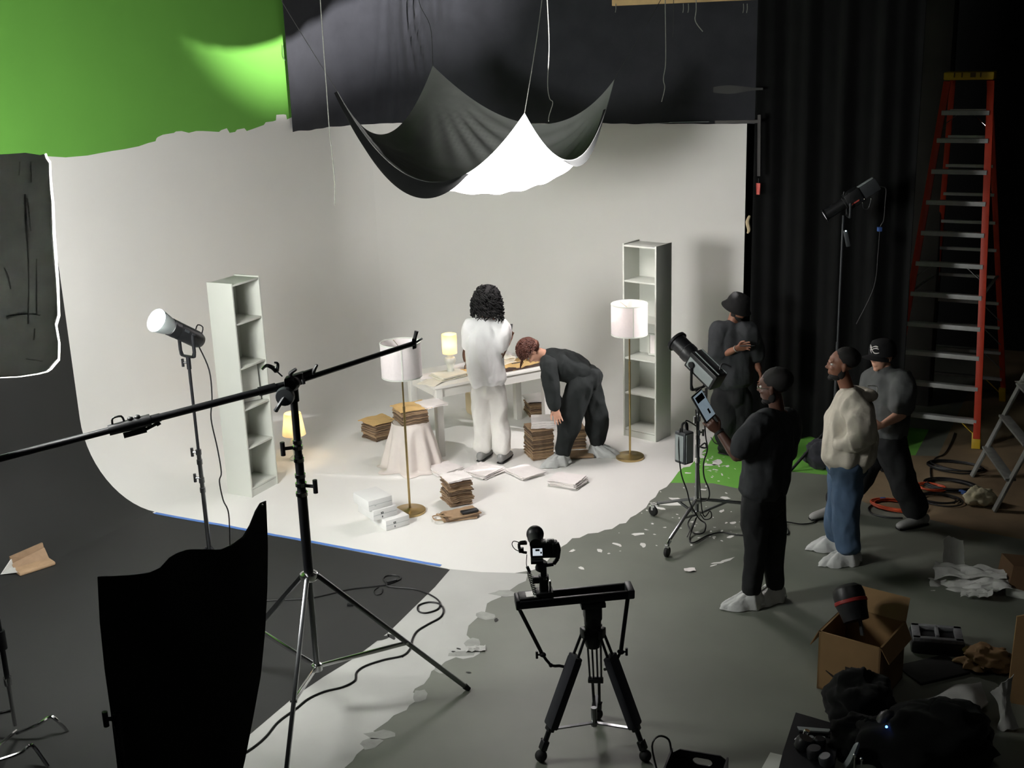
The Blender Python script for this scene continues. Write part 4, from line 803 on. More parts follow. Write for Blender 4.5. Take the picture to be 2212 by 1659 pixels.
pj = pl(1834, 470, PROF_B); b = MB(); yoke(b, pl(1834, 436, PROF_B), frame(pn)[0], .085, .13, .03, .008); b.build('yoke', DGREY, pf)
pp = V((PROF_B.x, PROF_B.y, 0)); b = MB(); b.cyl(pp+Z*.3, V((pp.x, pp.y, pj.z+.02)), .011); b.cyl(pp+Z*.3, pp+Z*1.2, .016); b.build('pole', DGREY, pf)
for e_ in (fl(1708, 1019), None, None):
    if e_ is None: continue
    b = MB(); t_ = pl(1790, 925, PROF_B, .02); b.cyl(t_, e_+Z*.012, .014); b.build('leg', BLKM, pf); v0 = V((e_.x-pp.x, e_.y-pp.y, 0))
    for s_ in (1, -1):
        w_ = Matrix.Rotation(s_*2*pi/3, 3, 'Z') @ v0; b = MB(); b.cyl(V((pp.x, pp.y, t_.z)), pp+w_+Z*.012, .014); b.build('leg', BLKM, pf)
dm = pl(1830, 512, PROF_B, .05); o = thing('power_supply', 'small grey dimmer box with a lit LED hung under the profile spotlight', 'power supply', dm)
b = MB(); b.beam(pl(1826, 497, PROF_B, .05), pl(1833, 532, PROF_B, .05), .05, .04, bev=.006); b.build('case', DGREY, o); b = MB(); b.ell(pl(1827, 499, PROF_B, .075), (.006, .006, .005), nu=8, nv=6); b.build('led', LEDW, o)
PQ = lambda x, y, dn=0.: pl(x, y, PROF_B, dn)
cable('power_cable', [PQ(1895, 402), PQ(1908, 404), PQ(1914, 410), PQ(1912, 440), PQ(1909, 475), PQ(1902, 490), PQ(1899, 520), PQ(1897, 545), PQ(1888, 620), PQ(1850, 700)], .005, CABLE, 'cable hanging from the rear of the profile spotlight')
b = MB(); a_ = PQ(1900, 495, .01); b.obox(a_, RT0*.02, FW0*.018, Z*.02, .005); tag(b.build('cable_plug', BLUEP, at=a_), 'blue plug on the cable of the profile spotlight', 'plug')
def lump(name, c, r, mt, lab, cat, seed=1, amp=.25, rz=0., flat=.0, fs=2.2):
    b = MB(); c = V(c); nu, nv = 44, 26; vs = []
    for i in range(nv+1):
        th_ = pi*i/nv
        for j in range(nu):
            ph = 2*pi*j/nu; q = V((sin(th_)*cos(ph), sin(th_)*sin(ph), cos(th_))); k = 1+amp*(noise.noise(q*fs+V((seed, 0, 0)))+.5*abs(noise.noise(q*fs*2.3+V((0, seed, 0)))))
            p = V((q.x*r[0]*k, q.y*r[1]*k, max(q.z*r[2]*k, -r[2]*.75))); vs.append(c+Matrix.Rotation(rz, 3, 'Z') @ p)
    fs_ = [(i*nu+j, i*nu+(j+1) % nu, (i+1)*nu+(j+1) % nu, (i+1)*nu+j) for i in range(nv) for j in range(nu)]
    b.add(vs, fs_); return tag(b.build(name, mt, at=c, ang=70), lab, cat)
sbag = fl(1762, 1012); lump('sand_bag', V((sbag.x+.03, sbag.y+.05, .115)), (.15, .11, .15), BLKCL, 'black sandbag slumped on the leg of the profile spotlight stand', 'sandbag', 3, .3)

# ------------------------------------------------------------------ people
SK = dict(brown=mat('skin_brown', (128, 86, 66), .55, var=.06, vs=14.), dark=mat('skin_dark', (84, 56, 44), .5, var=.06, vs=14.), fair=mat('skin_fair', (206, 156, 132), .55, var=.05, vs=14.), tan=mat('skin_tan', (166, 118, 92), .55, var=.05, vs=14.))
EYEW = mat('eye_white', (215, 212, 206), .3, var=.02); EYED = mat('eye_iris', (40, 26, 20), .25, var=.05)
HAIRB = mat('black_hair', (17, 16, 17), .85, var=.3, vs=60.); HAIRR = mat('auburn_hair', (86, 48, 36), .55, var=.25, vs=60.); HAIRD = mat('black_cropped_hair', (20, 18, 17), .8, var=.2, vs=80.)
TEEW = mat('white_shirt_cloth', (246, 246, 246), .8, var=.02, vs=6., sheen=.1, bump=.55, bs=9.); TRSW = mat('white_trouser_cloth', (234, 232, 227), .82, var=.02, vs=6., bump=.55, bs=9.)
SWEAT = mat('charcoal_sweat_cloth', (37, 40, 40), .92, var=.08, vs=9., bump=.6, bs=9., spec=.2); BLKT = mat('black_tee_cloth', (52, 54, 56), .9, var=.1, vs=9., spec=.2, bump=.6, bs=8.)
HOOD = mat('oatmeal_hoodie_cloth', (196, 190, 176), .9, var=.04, vs=8., bump=.7, bs=9., spec=.2); JEANS = mat('blue_denim', (70, 92, 118), .85, var=.16, vs=5., bump=.6, bs=8.)
GREYT = mat('dark_grey_tee_cloth', (86, 88, 88), .9, var=.08, vs=9., spec=.2, bump=.6, bs=8.); SHOEK = mat('black_shoe', (18, 18, 19), .5, var=.1); SHOEG = mat('grey_shoe', (150, 150, 148), .6, var=.08)
COVER = mat('shoe_cover_film', (206, 208, 206), .5, var=.06, vs=16., bump=.4, bs=22, trans=.2); DARKT = mat('black_trouser_cloth', (38, 39, 40), .92, var=.1, vs=9., spec=.2, bump=.6, bs=8.)

def hand(b, w, dr, th, pn, curl=.6, sc_=1.):
    """palm, four fingers and a thumb: wrist w, direction dr, thumb side th, palm normal pn"""
    w = V(w); dr = V(dr).normalized(); th = (V(th)-dr*V(th).dot(dr)).normalized(); pn = dr.cross(th) if dr.cross(th).dot(V(pn)) > 0 else th.cross(dr)
    b.etube([w-dr*.02, w+dr*.02, w+dr*.055, w+dr*.088], [(.026*sc_, .018*sc_), (.032*sc_, .017*sc_), (.041*sc_, .0155*sc_), (.039*sc_, .012*sc_)], th, n=14, k=3)
    for k, (o, ln, sp) in enumerate(((.031, .074, .14), (.0105, .083, .03), (-.0105, .077, -.06), (-.030, .060, -.17))):
        p = w+dr*.085+th*o*sc_; d_ = (dr+th*sp).normalized(); pts = [p-d_*.012, p]
        for j, f in enumerate((.45, .31, .24)):
            a = curl*(.55+.25*j+.08*k)*(1.0+.35*j); dd_ = d_*cos(a)+pn*sin(a); p = p+dd_*ln*f*sc_; pts.append(p)
        b.tube(pts, [.0088*sc_, .0088*sc_, .0082*sc_, .0076*sc_, .0062*sc_], n=8, k=3)
    p = w+dr*.028+th*.026*sc_; d_ = (dr*.62+th*.72+pn*.3).normalized(); q = p+d_*.036; r = q+(dr*.85+th*.25+pn*(.2+.5*curl)).normalized()*.03; s = r+(dr*.9+pn*(.2+.6*curl)).normalized()*.024
    b.tube([p-d_*.012, p, q, r, s], [.0125, .013, .011, .010, .0075], n=8, k=3)

class Person:
    def __init__(s, label, B, J, f, skin, hf=None, hu=None, hs=1.):
        """J: joints as (px, py, nearer-by metres); f: facing; hf/hu: head forward/up"""
        s.B = B; s.j = {k: (v if isinstance(v, V) else pl(v[0], v[1], B, v[2] if len(v) > 2 else 0)) for k, v in J.items()}; s.f = V((f.x, f.y, 0)).normalized(); s.l = Z.cross(s.f)
        s.skin = skin; s.label = label; s.hf = (hf or s.f).normalized(); s.hu = hu or Z; s.hl = s.hu.cross(s.hf).normalized(); s.hu = s.hf.cross(s.hl).normalized(); s.hs = hs; s.hands = []; s.fd = {}
    def body(s, ears=True, thick=1.):
        j = s.j; b = MB(); L = s.l; t = thick
        b.etube([j['pel'], j['wai'], j['che'], j['che'].lerp(j['nek'], .6)], [(.14*t, .095*t), (.125*t, .09*t), (.15*t, .1*t), (.12*t, .075*t)], (j['shL']-j['shR']), k=4)
        b.etube([j['nek']-(j['hed']-j['nek']).normalized()*.05, j['nek'], j['hed']-s.hu*.05], [.062, .055, .05], s.hl, k=3)
        for a in 'LR':
            b.etube([j['nek'].lerp(j['sh'+a], .3), j['sh'+a], j['el'+a]], [.045, .05*t, .038*t], s.f, n=14, k=5); b.etube([j['el'+a], j['el'+a].lerp(j['wr'+a], .3), j['wr'+a]], [.039*t, .041*t, .026], s.f, n=14, k=4)
            b.etube([j['pel'].lerp(j['hi'+a], .6), j['hi'+a], j['kn'+a], j['kn'+a].lerp(j['an'+a], .35), j['an'+a]], [.07, .078*t, .052*t, .05*t, .036], s.f, n=14, k=4)
            fo_ = s.fd.get(a, s.f).normalized()
            an = j['an'+a]; b.etube([an-fo_*.04-Z*.035, an+fo_*.05-Z*.04, an+fo_*.13-Z*.06], [(.028, .026), (.032, .026), (.027, .014)], fo_.cross(Z), n=12, k=3)
        for a, dr, th, pn, cu in s.hands: hand(b, j['wr'+a], dr, th, pn, cu)
        c, f, u, l, q = j['hed'], s.hf, s.hu, s.hl, s.hs; E = lambda o, r: b.ell(c+(f*o[0]+l*o[1]+u*o[2])*q, (r[0]*q, r[1]*q, r[2]*q), (f, l, u), 24, 16)
        E((-.012, 0, .038), (.097, .076, .082)); E((.025, 0, -.02), (.07, .064, .085)); E((.028, 0, -.062), (.056, .054, .05)); E((.062, 0, -.098), (.024, .024, .018)); E((.068, 0, .04), (.022, .05, .03))
        E((.085, 0, .024), (.013, .044, .009)); E((.09, 0, .0), (.016, .011, .026)); E((.103, 0, -.018), (.016, .013, .013)); E((.092, .011, -.022), (.012, .009, .009)); E((.092, -.011, -.022), (.012, .009, .009))
        E((.085, 0, -.053), (.011, .024, .0065)); E((.083, 0, -.065), (.012, .022, .0075))
        for y in (.036, -.036): E((.064, y, -.02), (.026, .022, .02))
        for y in (.077, -.077): E((-.008, y, -.004), (.017, .009, .031)); E((-.012, y*1.06, .008), (.014, .008, .018)); E((-.003, y*1.0, -.026), (.009, .008, .012))
        o = b.build('person', s.skin, at=V((s.B.x, s.B.y, 0))); remesh(o, .0052, 3, .5); tag(o, s.label, 'person'); s.o = o; ORG[o.name] = V((s.B.x, s.B.y, 0))
        for y in (.031, -.031):
            m = MB(); m.ell(c+(f*.0745+l*y+u*.011)*q, (.0125*q, .0135*q, .0105*q), (f, l, u), 14, 10); e = m.build('eye', EYEW, o); m = MB(); m.ell(c+(f*.0835+l*y+u*.0095)*q, (.0045*q, .0062*q, .0062*q), (f, l, u), 12, 8); m.build('iris', EYED, e)
        return o
    def cloth(s, name, parts, mt, wr=.012, vox=.011, it=5, ws=7., an=(1, 1, .45), seed=0):
        b = MB()
        for pts, rs, sd in parts: b.etube(pts, rs, sd, n=22, k=5)
        o = b.build(name, mt, s.o); remesh(o, vox, it, .5, wr*1.35, ws*1.25, an, seed); return o
    def shirt(s, mt, name='shirt', hem=None, r=((.19, .14), (.18, .135), (.195, .135), (.16, .1), (.07, .065)), sleeve=(.085, .088, .086), sl=.85, full=False, wr=.012, seed=0, low=0., cuffr=.045):
        j = s.j; side = j['shL']-j['shR']; h = hem or (j['pel']+(j['pel']-j['wai']).normalized()*low)
        top = j['nek']+(j['hed']-j['nek']).normalized()*.0; yo = j['che'].lerp(j['nek'], .62)
        P = [([h, j['wai'], j['che'], yo, top], list(r), [side]*5)]
        for a in 'LR':
            S0 = j['nek'].lerp(j['sh'+a], .35)
            if full: P.append(([S0-Z*.03, j['sh'+a]-Z*.012, j['el'+a], j['wr'+a].lerp(j['el'+a], .06)], [sleeve[0]*.9, sleeve[0], sleeve[1], cuffr], s.f))
            else: P.append(([S0-Z*.03, j['sh'+a]-Z*.012, j['sh'+a].lerp(j['el'+a], sl)], [sleeve[0]*.9, sleeve[1], sleeve[2]], s.f))
        return s.cloth(name, P, mt, wr, seed=seed)
    def trousers(s, mt, r=((.16, .125), (.105), (.085), (.08)), wr=.012, seed=3, waist=None, end=.0):
        j = s.j; P = [([j['wai'].lerp(j['pel'], .45), j['pel'], j['pel']-(j['wai']-j['pel']).normalized()*.06], [(r[0][0]*.9, r[0][1]*.9), r[0], (r[0][0]*.95, r[0][1])], (j['shL']-j['shR']))]
        for a in 'LR':
            hi, kn, an_ = j['hi'+a], j['kn'+a], j['an'+a]; P.append(([j['pel'].lerp(hi, .7)+Z*.02, hi, hi.lerp(kn, .5), kn, kn.lerp(an_, .5), an_-(an_-kn).normalized()*end], [r[1], r[1], r[1]*.95, r[2], (r[2]+r[3])/2, r[3]], s.f))
        return s.cloth('trousers', P, mt, wr, seed=seed)
    def shoe(s, a, mt=None, cover=None, flare=1., d=None, ln=1., dark=0):
        j = s.j; an = j['an'+a]; f = d.normalized() if d else s.f; l = Z.cross(f); g = V((an.x, an.y, 0))
        if dark: b = MB(); b.etube([g-f*.02+Z*.05, g-f*.015+Z*.15], [(.05, .046), (.05, .05)], l, n=18, k=2); b.etube([g+Z*.09, g+f*.06+Z*.085], [(.045, .04), (.035, .03)], l, n=14, k=2); b.build('shoe', SHOEK, s.o)
        if mt:
            b = MB(); b.etube([g-f*.075+Z*.052, g-f*.02+Z*.06, g+f*.07+Z*.046, g+f*.15*ln+Z*.036, g+f*.185*ln+Z*.03], [(.036, .045), (.04, .055), (.044, .042), (.044, .032), (.03, .022)], l, n=18, k=3); b.etube([g-f*.03+Z*.06, an+Z*.02], [.045, .045], l, k=1)
            o = b.build('shoe', mt, s.o); remesh(o, .007, 3); b = MB(); b.etube([g-f*.08+Z*.012, g+f*.02+Z*.012, g+f*.11+Z*.012, g+f*.19*ln+Z*.012], [(.036, .011), (.042, .011), (.047, .011), (.034, .01)], l, n=18, k=3); b.build('sole', SHOEK if mt is SHOEG else mt, o)
        if cover:
            def fn(u, v):
                a_ = 2*pi*u; x, y = cos(a_), sin(a_); L_ = (.175 if x > 0 else .115)*flare*(1+.1*(x > .6)); Wd = .075*flare; hh = v
                k = (1-.62*hh**1.3)*(1+.05*sin(a_*9+4*hh)); zz = .006+.128*hh**(.75)*(1-.12*max(0, x))
                cx_ = .045*(1-hh)-.02; return g+f*(cx_+x*L_*k)+l*(y*Wd*(1-.42*hh**1.3)*(1+.12*sin(a_*7+5*hh)))+Z*(zz+.012*noise.noise(V((x*4+flare, y*4, hh*5+an.x*3))))
            b = MB(); b.sheet(fn, 64, 14, .003); o = b.build('shoe_cover', cover, s.o, ang=45)
            b = MB(); b.etube([g-f*.09+Z*.03, g+f*.05+Z*.03, g+f*.19*flare+Z*.02], [(.05, .024), (.062, .024), (.035, .014)], l, n=16, k=3); q_ = b.build('cover_sole', cover, o)
    def hat_ring(s, prof, mt, name, up=.05, fw=-.01, tilt=0.):
        b = MB(); ax = (s.hu+s.hf*tilt).normalized(); b.lathe([(a_*1.1, z_) for a_, z_ in prof], s.j['hed']+s.hu*up+s.hf*fw, 40, ax, cap=False); return b.build(name, mt, s.o, ang=50)
    def crop(s, mt, r=(.104, .083, .082), c=(-.02, 0, .046), name='hair', amp=.004, fr=70, extra=()):
        b = MB(); cc = s.j['hed']+(s.hf*c[0]+s.hl*c[1]+s.hu*c[2])*s.hs; b.ell(cc, tuple(x*s.hs for x in r), (s.hf, s.hl, s.hu), 40, 26)
        for (o_, rr) in extra: b.ell(s.j['hed']+(s.hf*o_[0]+s.hl*o_[1]+s.hu*o_[2])*s.hs, tuple(x*s.hs for x in rr), (s.hf, s.hl, s.hu), 24, 16)
        for i, p in enumerate(b.v): b.v[i] = p+(p-cc).normalized()*amp*noise.noise(p*fr)
        return b.build(name, mt, s.o, ang=80)
    def beard(s, mt):
        b = MB(); c = s.j['hed']
        for o_, rr in (((.03, 0, -.082), (.058, .056, .04)), ((.066, 0, -.103), (.03, .032, .022)), ((.005, .05, -.05), (.03, .014, .05)), ((.005, -.05, -.05), (.03, .014, .05)), ((.082, 0, -.042), (.012, .026, .006))): b.ell(c+s.hf*o_[0]+s.hl*o_[1]+s.hu*o_[2], rr, (s.hf, s.hl, s.hu), 20, 12)
        return b.build('beard', mt, s.o)
    def glasses(s, mt):
        b = MB(); c = s.j['hed']+s.hf*.1+s.hu*.008
        for y in (.033, -.033): b.tube([c+s.hl*(y+.022*cos(a))+s.hu*.018*sin(a) for a in [i/16*2*pi for i in range(17)]], .0022, n=6, k=1); b.tube([c+s.hl*(y*1.65), c+s.hl*y*2.2-s.hf*.03, c+s.hl*y*2.3-s.hf*.11], .002, n=6, k=1)
        b.tube([c+s.hl*.011, c-s.hl*.011], .002, n=6); g_ = b.build('glasses', mt, s.o)
CR_, CF_ = RT0, FW0      # to the right in the photo / away from the camera
def fa(px, py): p = fl(px, py); return V((p.x, p.y, .095))

# 1 white-clad person seen from behind
B = fl(1064, 994); f = CF_+CR_*.42
P1 = Person('person with long black curls in white shirt and trousers, standing back-turned at the table', B, dict(
    hed=(1056, 645), nek=(1050, 690), che=(1048, 738), wai=(1048, 790), pel=(1053, 832), shL=(1018, 706, -.02), shR=(1083, 708, .04), elL=(1016, 765, -.12), wrL=(1060, 745, -.32), elR=(1076, 773, .05), wrR=(1096, 741, -.1),
    hiL=(1039, 845), hiR=(1072, 845), knL=(1041, 910, -.02), knR=(1080, 912, .0), anL=fa(1043, 993), anR=fa(1087, 997)), f, SK['brown'], hf=f+Z*-.35)
P1.hands = [('R', V((.0, .3, 1))+CR_*.15, -CR_+Z*.2, -CR_-CF_*.2, .9), ('L', CR_+Z*.3, Z-CF_*.2, CF_, .8)]
P1.body(); P1.shirt(TEEW, hem=pl(1054, 824, B), r=((.185, .135), (.178, .13), (.19, .13), (.15, .1), (.066, .062)), sleeve=(.078, .078, .082), sl=.62, wr=.022, seed=1)
P1.trousers(TRSW, r=((.15, .12), .092, .078, .076), wr=.022, seed=2, end=.03)
for a in 'LR': P1.shoe(a, SHOEG, d=f)
b = MB(); c = P1.j['hed']; rs = random.Random(4)
b.ell(c+Z*.02-P1.hf*.02, (.124, .124, .116), (P1.hf, P1.hl, P1.hu), 30, 18); b.ell(c-Z*.07-P1.hf*.045, (.098, .142, .115), (P1.hf, P1.hl, Z), 30, 18); b.ell(c-Z*.13-P1.hf*.06, (.066, .125, .06), (P1.hf, P1.hl, Z), 30, 18)
for i in range(430):
    t = rs.uniform(0, 1); ph = rs.gauss(pi, 1.25); zz = .125-.30*t; ph = rs.uniform(0, 6.28) if zz > .06 else ph; rad = (.13 if zz > 0 else .15)*sqrt(max(.03, 1-max(0, zz/.135)**2)); q = V((0, 0, 0))
    p = c+Z*zz+P1.hf*(cos(ph)*rad*.92-.02-.04*t)+P1.hl*(sin(ph)*rad*.95); a0 = rs.uniform(0, 6.28); rr = rs.uniform(.008, .018); ln = rs.uniform(.03, .075); dn = (-Z*(.5+.6*t)+P1.hf*cos(ph)*.25+P1.hl*sin(ph)*.25).normalized(); e1, e2, _ = frame(dn)
    b.tube([p+dn*(ln*k/6)+e1*cos(a0+k*1.25)*rr+e2*sin(a0+k*1.25)*rr for k in range(7)], [.005, .006, .005, .0025], n=5, k=1)
b.build('hair', HAIRB, P1.o, ang=80)
def phone(c, up, nr, lab, lit=None):
    up = up.normalized(); nr = (nr-up*nr.dot(up)).normalized(); sx = up.cross(nr); o = thing('phone', lab, 'phone', c); b = MB(); b.obox(c, sx*.036, up*.074, nr*.004, .004); b.build('phone_body', BLKP, o); b = MB(); b.obox(c+nr*.0046, sx*.033, up*.07, nr*.0006); b.build('screen', lit or GLASSK, o)
w = P1.j['wrR']; phone(w+Z*.115+CR_*.015+CF_*.05, Z*.55+CF_*.6+CR_*.1, -CF_*.8+Z*.6-CR_*.2, 'phone held up by the white-clad person')

# 2 bending person in charcoal sweat clothes
B = fl(1246, 994); f = -CR_
P2 = Person('person in charcoal sweatshirt and trousers with auburn curls, bending low beside the table', B, dict(
    hed=(1150, 757, .02), nek=(1184, 770), che=(1212, 784), wai=(1238, 796), pel=(1262, 814), shL=(1186, 789, .17), shR=(1192, 772, -.17), elL=(1192, 838, .24), wrL=(1199, 882, .27), elR=(1188, 834, -.2), wrR=(1205, 866, -.12),
    hiL=(1254, 832, .09), hiR=(1270, 828, -.09), knL=(1230, 912, .1), knR=(1288, 908, -.08), anL=fa(1212, 1004), anR=fa(1292, 984)), f, SK['fair'], hf=-Z*.93-CR_*.36, hu=-CR_*.95+Z*.4, hs=1.03)
P2.hands = [('L', -Z+CR_*.25, -CR_, -CF_+CR_*.3, .35), ('R', -Z-CR_*.1, -CR_, -CF_, .5)]
P2.fd = dict(L=-CR_*.85-CF_*.3, R=CR_*.9-CF_*.25); P2.body()
P2.shirt(SWEAT, 'sweatshirt', hem=pl(1258, 808, B), r=((.17, .14), (.178, .145), (.19, .14), (.15, .1), (.075, .07)), sleeve=(.082, .075, .05), full=True, wr=.022, seed=5, cuffr=.042)
P2.trousers(SWEAT, r=((.175, .15), .125, .105, .075), wr=.026, seed=6, end=.05)
P2.shoe('L', None, COVER, 1.0, d=-CR_*.85-CF_*.3, dark=1); P2.shoe('R', None, COVER, 1.05, d=CR_*.9-CF_*.25, dark=1)
b = MB(); c = P2.j['hed']; rs = random.Random(9); b.ell(c-P2.hf*.02+P2.hu*.056, (.098, .084, .084), (P2.hf, P2.hl, P2.hu), 30, 18)
for i in range(420):
    th_, ph = math.acos(rs.uniform(-.3, 1)), rs.uniform(0, 6.28); n_ = (P2.hu*.9-P2.hf*.42).normalized()*cos(th_)+((P2.hf*.9+P2.hu*.42).normalized()*cos(ph)+P2.hl*sin(ph))*sin(th_); p = c+P2.hu*.052+P2.hf*-.012+n_*.092; e1, e2, _ = frame(n_); a0 = rs.uniform(0, 6.28); rr = rs.uniform(.010, .02)
    b.tube([p+n_*(.009*k*.6)+e1*cos(a0+k)*rr+e2*sin(a0+k)*rr-Z*.004*k for k in range(6)], [.006, .0065, .005, .003], n=5, k=1)
for k in range(5): p = c+P2.hu*.07+P2.hf*(.07+.012*k)+P2.hl*(-.02+.012*k); b.tube([p, p-Z*.04-CR_*.01, p-Z*.09-CR_*.004*k], [.007, .006, .003], n=5)
b.build('hair', HAIRR, P2.o, ang=80); P2.crop(mat('auburn_fade', (104, 66, 52), .8, var=.1), (.074, .076, .05), (-.034, 0, .0), 'hair_fade', .001); P2.glasses(BRASS)

# 3 person in bucket hat by the curtain
B = fl(1580, 985); f = -CF_*.62+CR_*.78
P3 = Person('person in a black bucket hat and black clothes looking at a phone by the curtain', B, dict(
    hed=(1594, 664), nek=(1582, 698), che=(1582, 742), wai=(1580, 800), pel=(1579, 850), shR=(1553, 716, .02), shL=(1616, 716, .02), elR=(1551, 771, .05), wrR=(1591, 753, .2), elL=(1630, 775, -.05), wrL=(1640, 800, .05),
    hiR=(1563, 862, .03), hiL=(1598, 862, -.03), knR=(1568, 920, .03), knL=(1602, 918, .0), anR=fa(1570, 982), anL=fa(1602, 976)), f, SK['brown'], hf=f-Z*.42, hs=1.0)
P3.hands = [('R', CR_+Z*.25, Z-CR_*.2, -CF_*.4+Z*.2, .9), ('L', CR_*.3-Z, -CF_, -CR_, .7)]
P3.body(); P3.shirt(BLKT, hem=pl(1579, 822, B), r=((.205, .15), (.2, .145), (.2, .14), (.165, .1), (.07, .065)), sleeve=(.088, .1, .105), sl=.92, wr=.018, seed=8)
P3.trousers(DARKT, r=((.165, .13), .115, .105, .095), wr=.022, seed=9, end=.04)
for a in 'LR': P3.shoe(a, SHOEK, d=f)
P3.hat_ring([(0, .098), (.05, .095), (.082, .08), (.098, .035), (.104, -.004), (.122, -.035), (.136, -.052), (.133, -.054), (.118, -.036), (.1, -.008)], mat('black_hat_cloth', (30, 30, 30), .9, var=.15, vs=20., bump=.1, bs=60, spec=.2), 'bucket_hat', .035, -.012)
P3.beard(HAIRD)
b = MB(); w = P3.j['wrR']; b.lathe([(.031, -.004), (.034, -.004), (.034, .004), (.031, .004)], w, 20, (P3.j['wrR']-P3.j['elR']), cap=False); b.build('bracelet', ROPE, P3.o)
phone(w+CR_*.105+Z*.03-CF_*.015, CR_*.9-CF_*.4+Z*.1, Z*.8-f*.5, 'dark phone held by the person in the bucket hat')

# 4 person with tablet
B = fl(1640, 1306); f = -CR_*.85+CF_*.5
P4 = Person('person in black seen from behind, holding a tablet up before the barrel light', B, dict(
    hed=(1672, 836), nek=(1680, 893), che=(1662, 955), wai=(1655, 1020), pel=(1650, 1075), shL=(1632, 918, .15), shR=(1702, 912, -.14), elL=(1594, 988, .2), wrL=(1554, 933, .13), elR=(1692, 1000, -.25), wrR=(1640, 985, -.4),
    hiL=(1632, 1092, .07), hiR=(1668, 1090, -.07), knL=(1630, 1185, .08), knR=(1672, 1180, -.06), anL=fa(1622, 1310), anR=fa(1670, 1296)), f, SK['dark'], hf=f-Z*.1, hs=1.06)
P4.hands = [('L', -CR_*.75+Z*.75, Z*.6+CR_*.7, CF_*.9, .7), ('R', -CR_+Z*.2, Z, CF_, .6)]
P4.body(thick=1.05); P4.shirt(BLKT, hem=pl(1648, 1058, B), r=((.195, .15), (.185, .145), (.2, .145), (.165, .11), (.07, .066)), sleeve=(.086, .088, .086), sl=.8, wr=.018, seed=11)
P4.trousers(DARKT, r=((.16, .135), .1, .075, .06), wr=.016, seed=12, end=.03)
for a, d_ in (('L', -CR_*.95-CF_*.1), ('R', -CR_*.6-CF_*.3)): P4.shoe(a, None, COVER, 1.06, d=d_, dark=1)
P4.crop(HAIRD, (.104, .086, .083), (-.03, 0, .05)); P4.beard(HAIRD); P4.glasses(CHROME)
b = MB(); b.lathe([(.03, -.008), (.034, -.008), (.034, .008), (.03, .008)], P4.j['wrL'], 20, P4.j['wrL']-P4.j['elL'], cap=False); b.build('wrist_band', RUBBER, P4.o)
tc0, tc1 = pl(1503, 848, B, .14), pl(1536, 906, B, .16); up = (tc0-tc1).normalized(); nr = (CR_*.80-CF_*.55+Z*.45); nr = (nr-up*nr.dot(up)).normalized(); sx = up.cross(nr); c = (tc0+tc1)/2
o = thing('tablet', 'tablet with a lit screen held by the person in black with glasses', 'tablet', c); b = MB(); b.obox(c, up*(tc0-tc1).length/2, sx*.085, nr*.006, .005); b.build('tablet_body', BLKP, o)
b = MB(); b.obox(c+nr*.0066, up*((tc0-tc1).length/2-.012), sx*.074, nr*.0008); b.build('screen', SCRT, o)
b = MB(); b.obox(c+nr*.008-up*.05+sx*.02, up*.018, sx*.012, nr*.0006); b.obox(c+nr*.008+up*.06, up*.022, sx*.06, nr*.0006); b.build('screen_detail', GLASSK, o)

# 5 person in pale hoodie
B = fl(1820, 1208); f = -CR_+CF_*.12
P5 = Person('bearded person in a pale hoodie and blue jeans facing left, hands in pockets', B, dict(
    hed=(1818, 788), nek=(1832, 846), che=(1838, 895), wai=(1834, 950), pel=(1832, 1000), shL=(1850, 880, .17), shR=(1830, 872, -.16), elL=(1862, 940, .23), wrL=(1812, 960, .17), elR=(1840, 935, -.24), wrR=(1812, 965, -.12),
    hiL=(1830, 1016, .08), hiR=(1830, 1012, -.08), knL=(1828, 1100, .08), knR=(1812, 1096, -.08), anL=fa(1832, 1216), anR=fa(1806, 1186)), f, SK['brown'], hf=f+Z*.03, hs=1.02)
P5.hands = [('L', CF_*.9-CR_*.05-Z*.3, Z, CF_, .9), ('R', -CF_*.8+CR_*.2-Z*.3, Z, -CF_, .9)]
P5.body(thick=1.05); P5.shirt(HOOD, 'hoodie', hem=pl(1834, 988, B), r=((.19, .185), (.20, .2), (.205, .175), (.165, .115), (.085, .08)), sleeve=(.098, .1, .06), full=True, wr=.028, seed=14, cuffr=.052)
b = MB(); nk = P5.j['nek']; b.etube([nk+f*.05-Z*.05+P5.l*.09, nk-f*.06-Z*.02+P5.l*.11, nk-f*.15-Z*.03, nk-f*.06-Z*.02-P5.l*.11, nk+f*.05-Z*.05-P5.l*.09], [(.02, .03), (.035, .05), (.045, .075), (.035, .05), (.02, .03)], Z, n=16, k=5); o = b.build('hood', HOOD, P5.o); remesh(o, .009, 4, .5, .008, 9.)
b = MB(); b.tube([nk-f*.13+Z*.06+P5.l*.05, nk-f*.2+Z*.05+P5.l*.03, nk-f*.2+Z*.01+P5.l*.07], .004, n=6); b.build('hood_trim', ROPE, P5.o)
P5.trousers(JEANS, r=((.165, .145), .118, .1, .088), wr=.024, seed=15, end=.04)
for a, d_ in (('L', -CR_*.95-CF_*.12), ('R', -CR_*.9+CF_*.05)): P5.shoe(a, None, COVER, 1.12, d=d_, dark=1)
P5.crop(HAIRD, (.1, .084, .082), (-.036, 0, .054)); P5.beard(HAIRD)

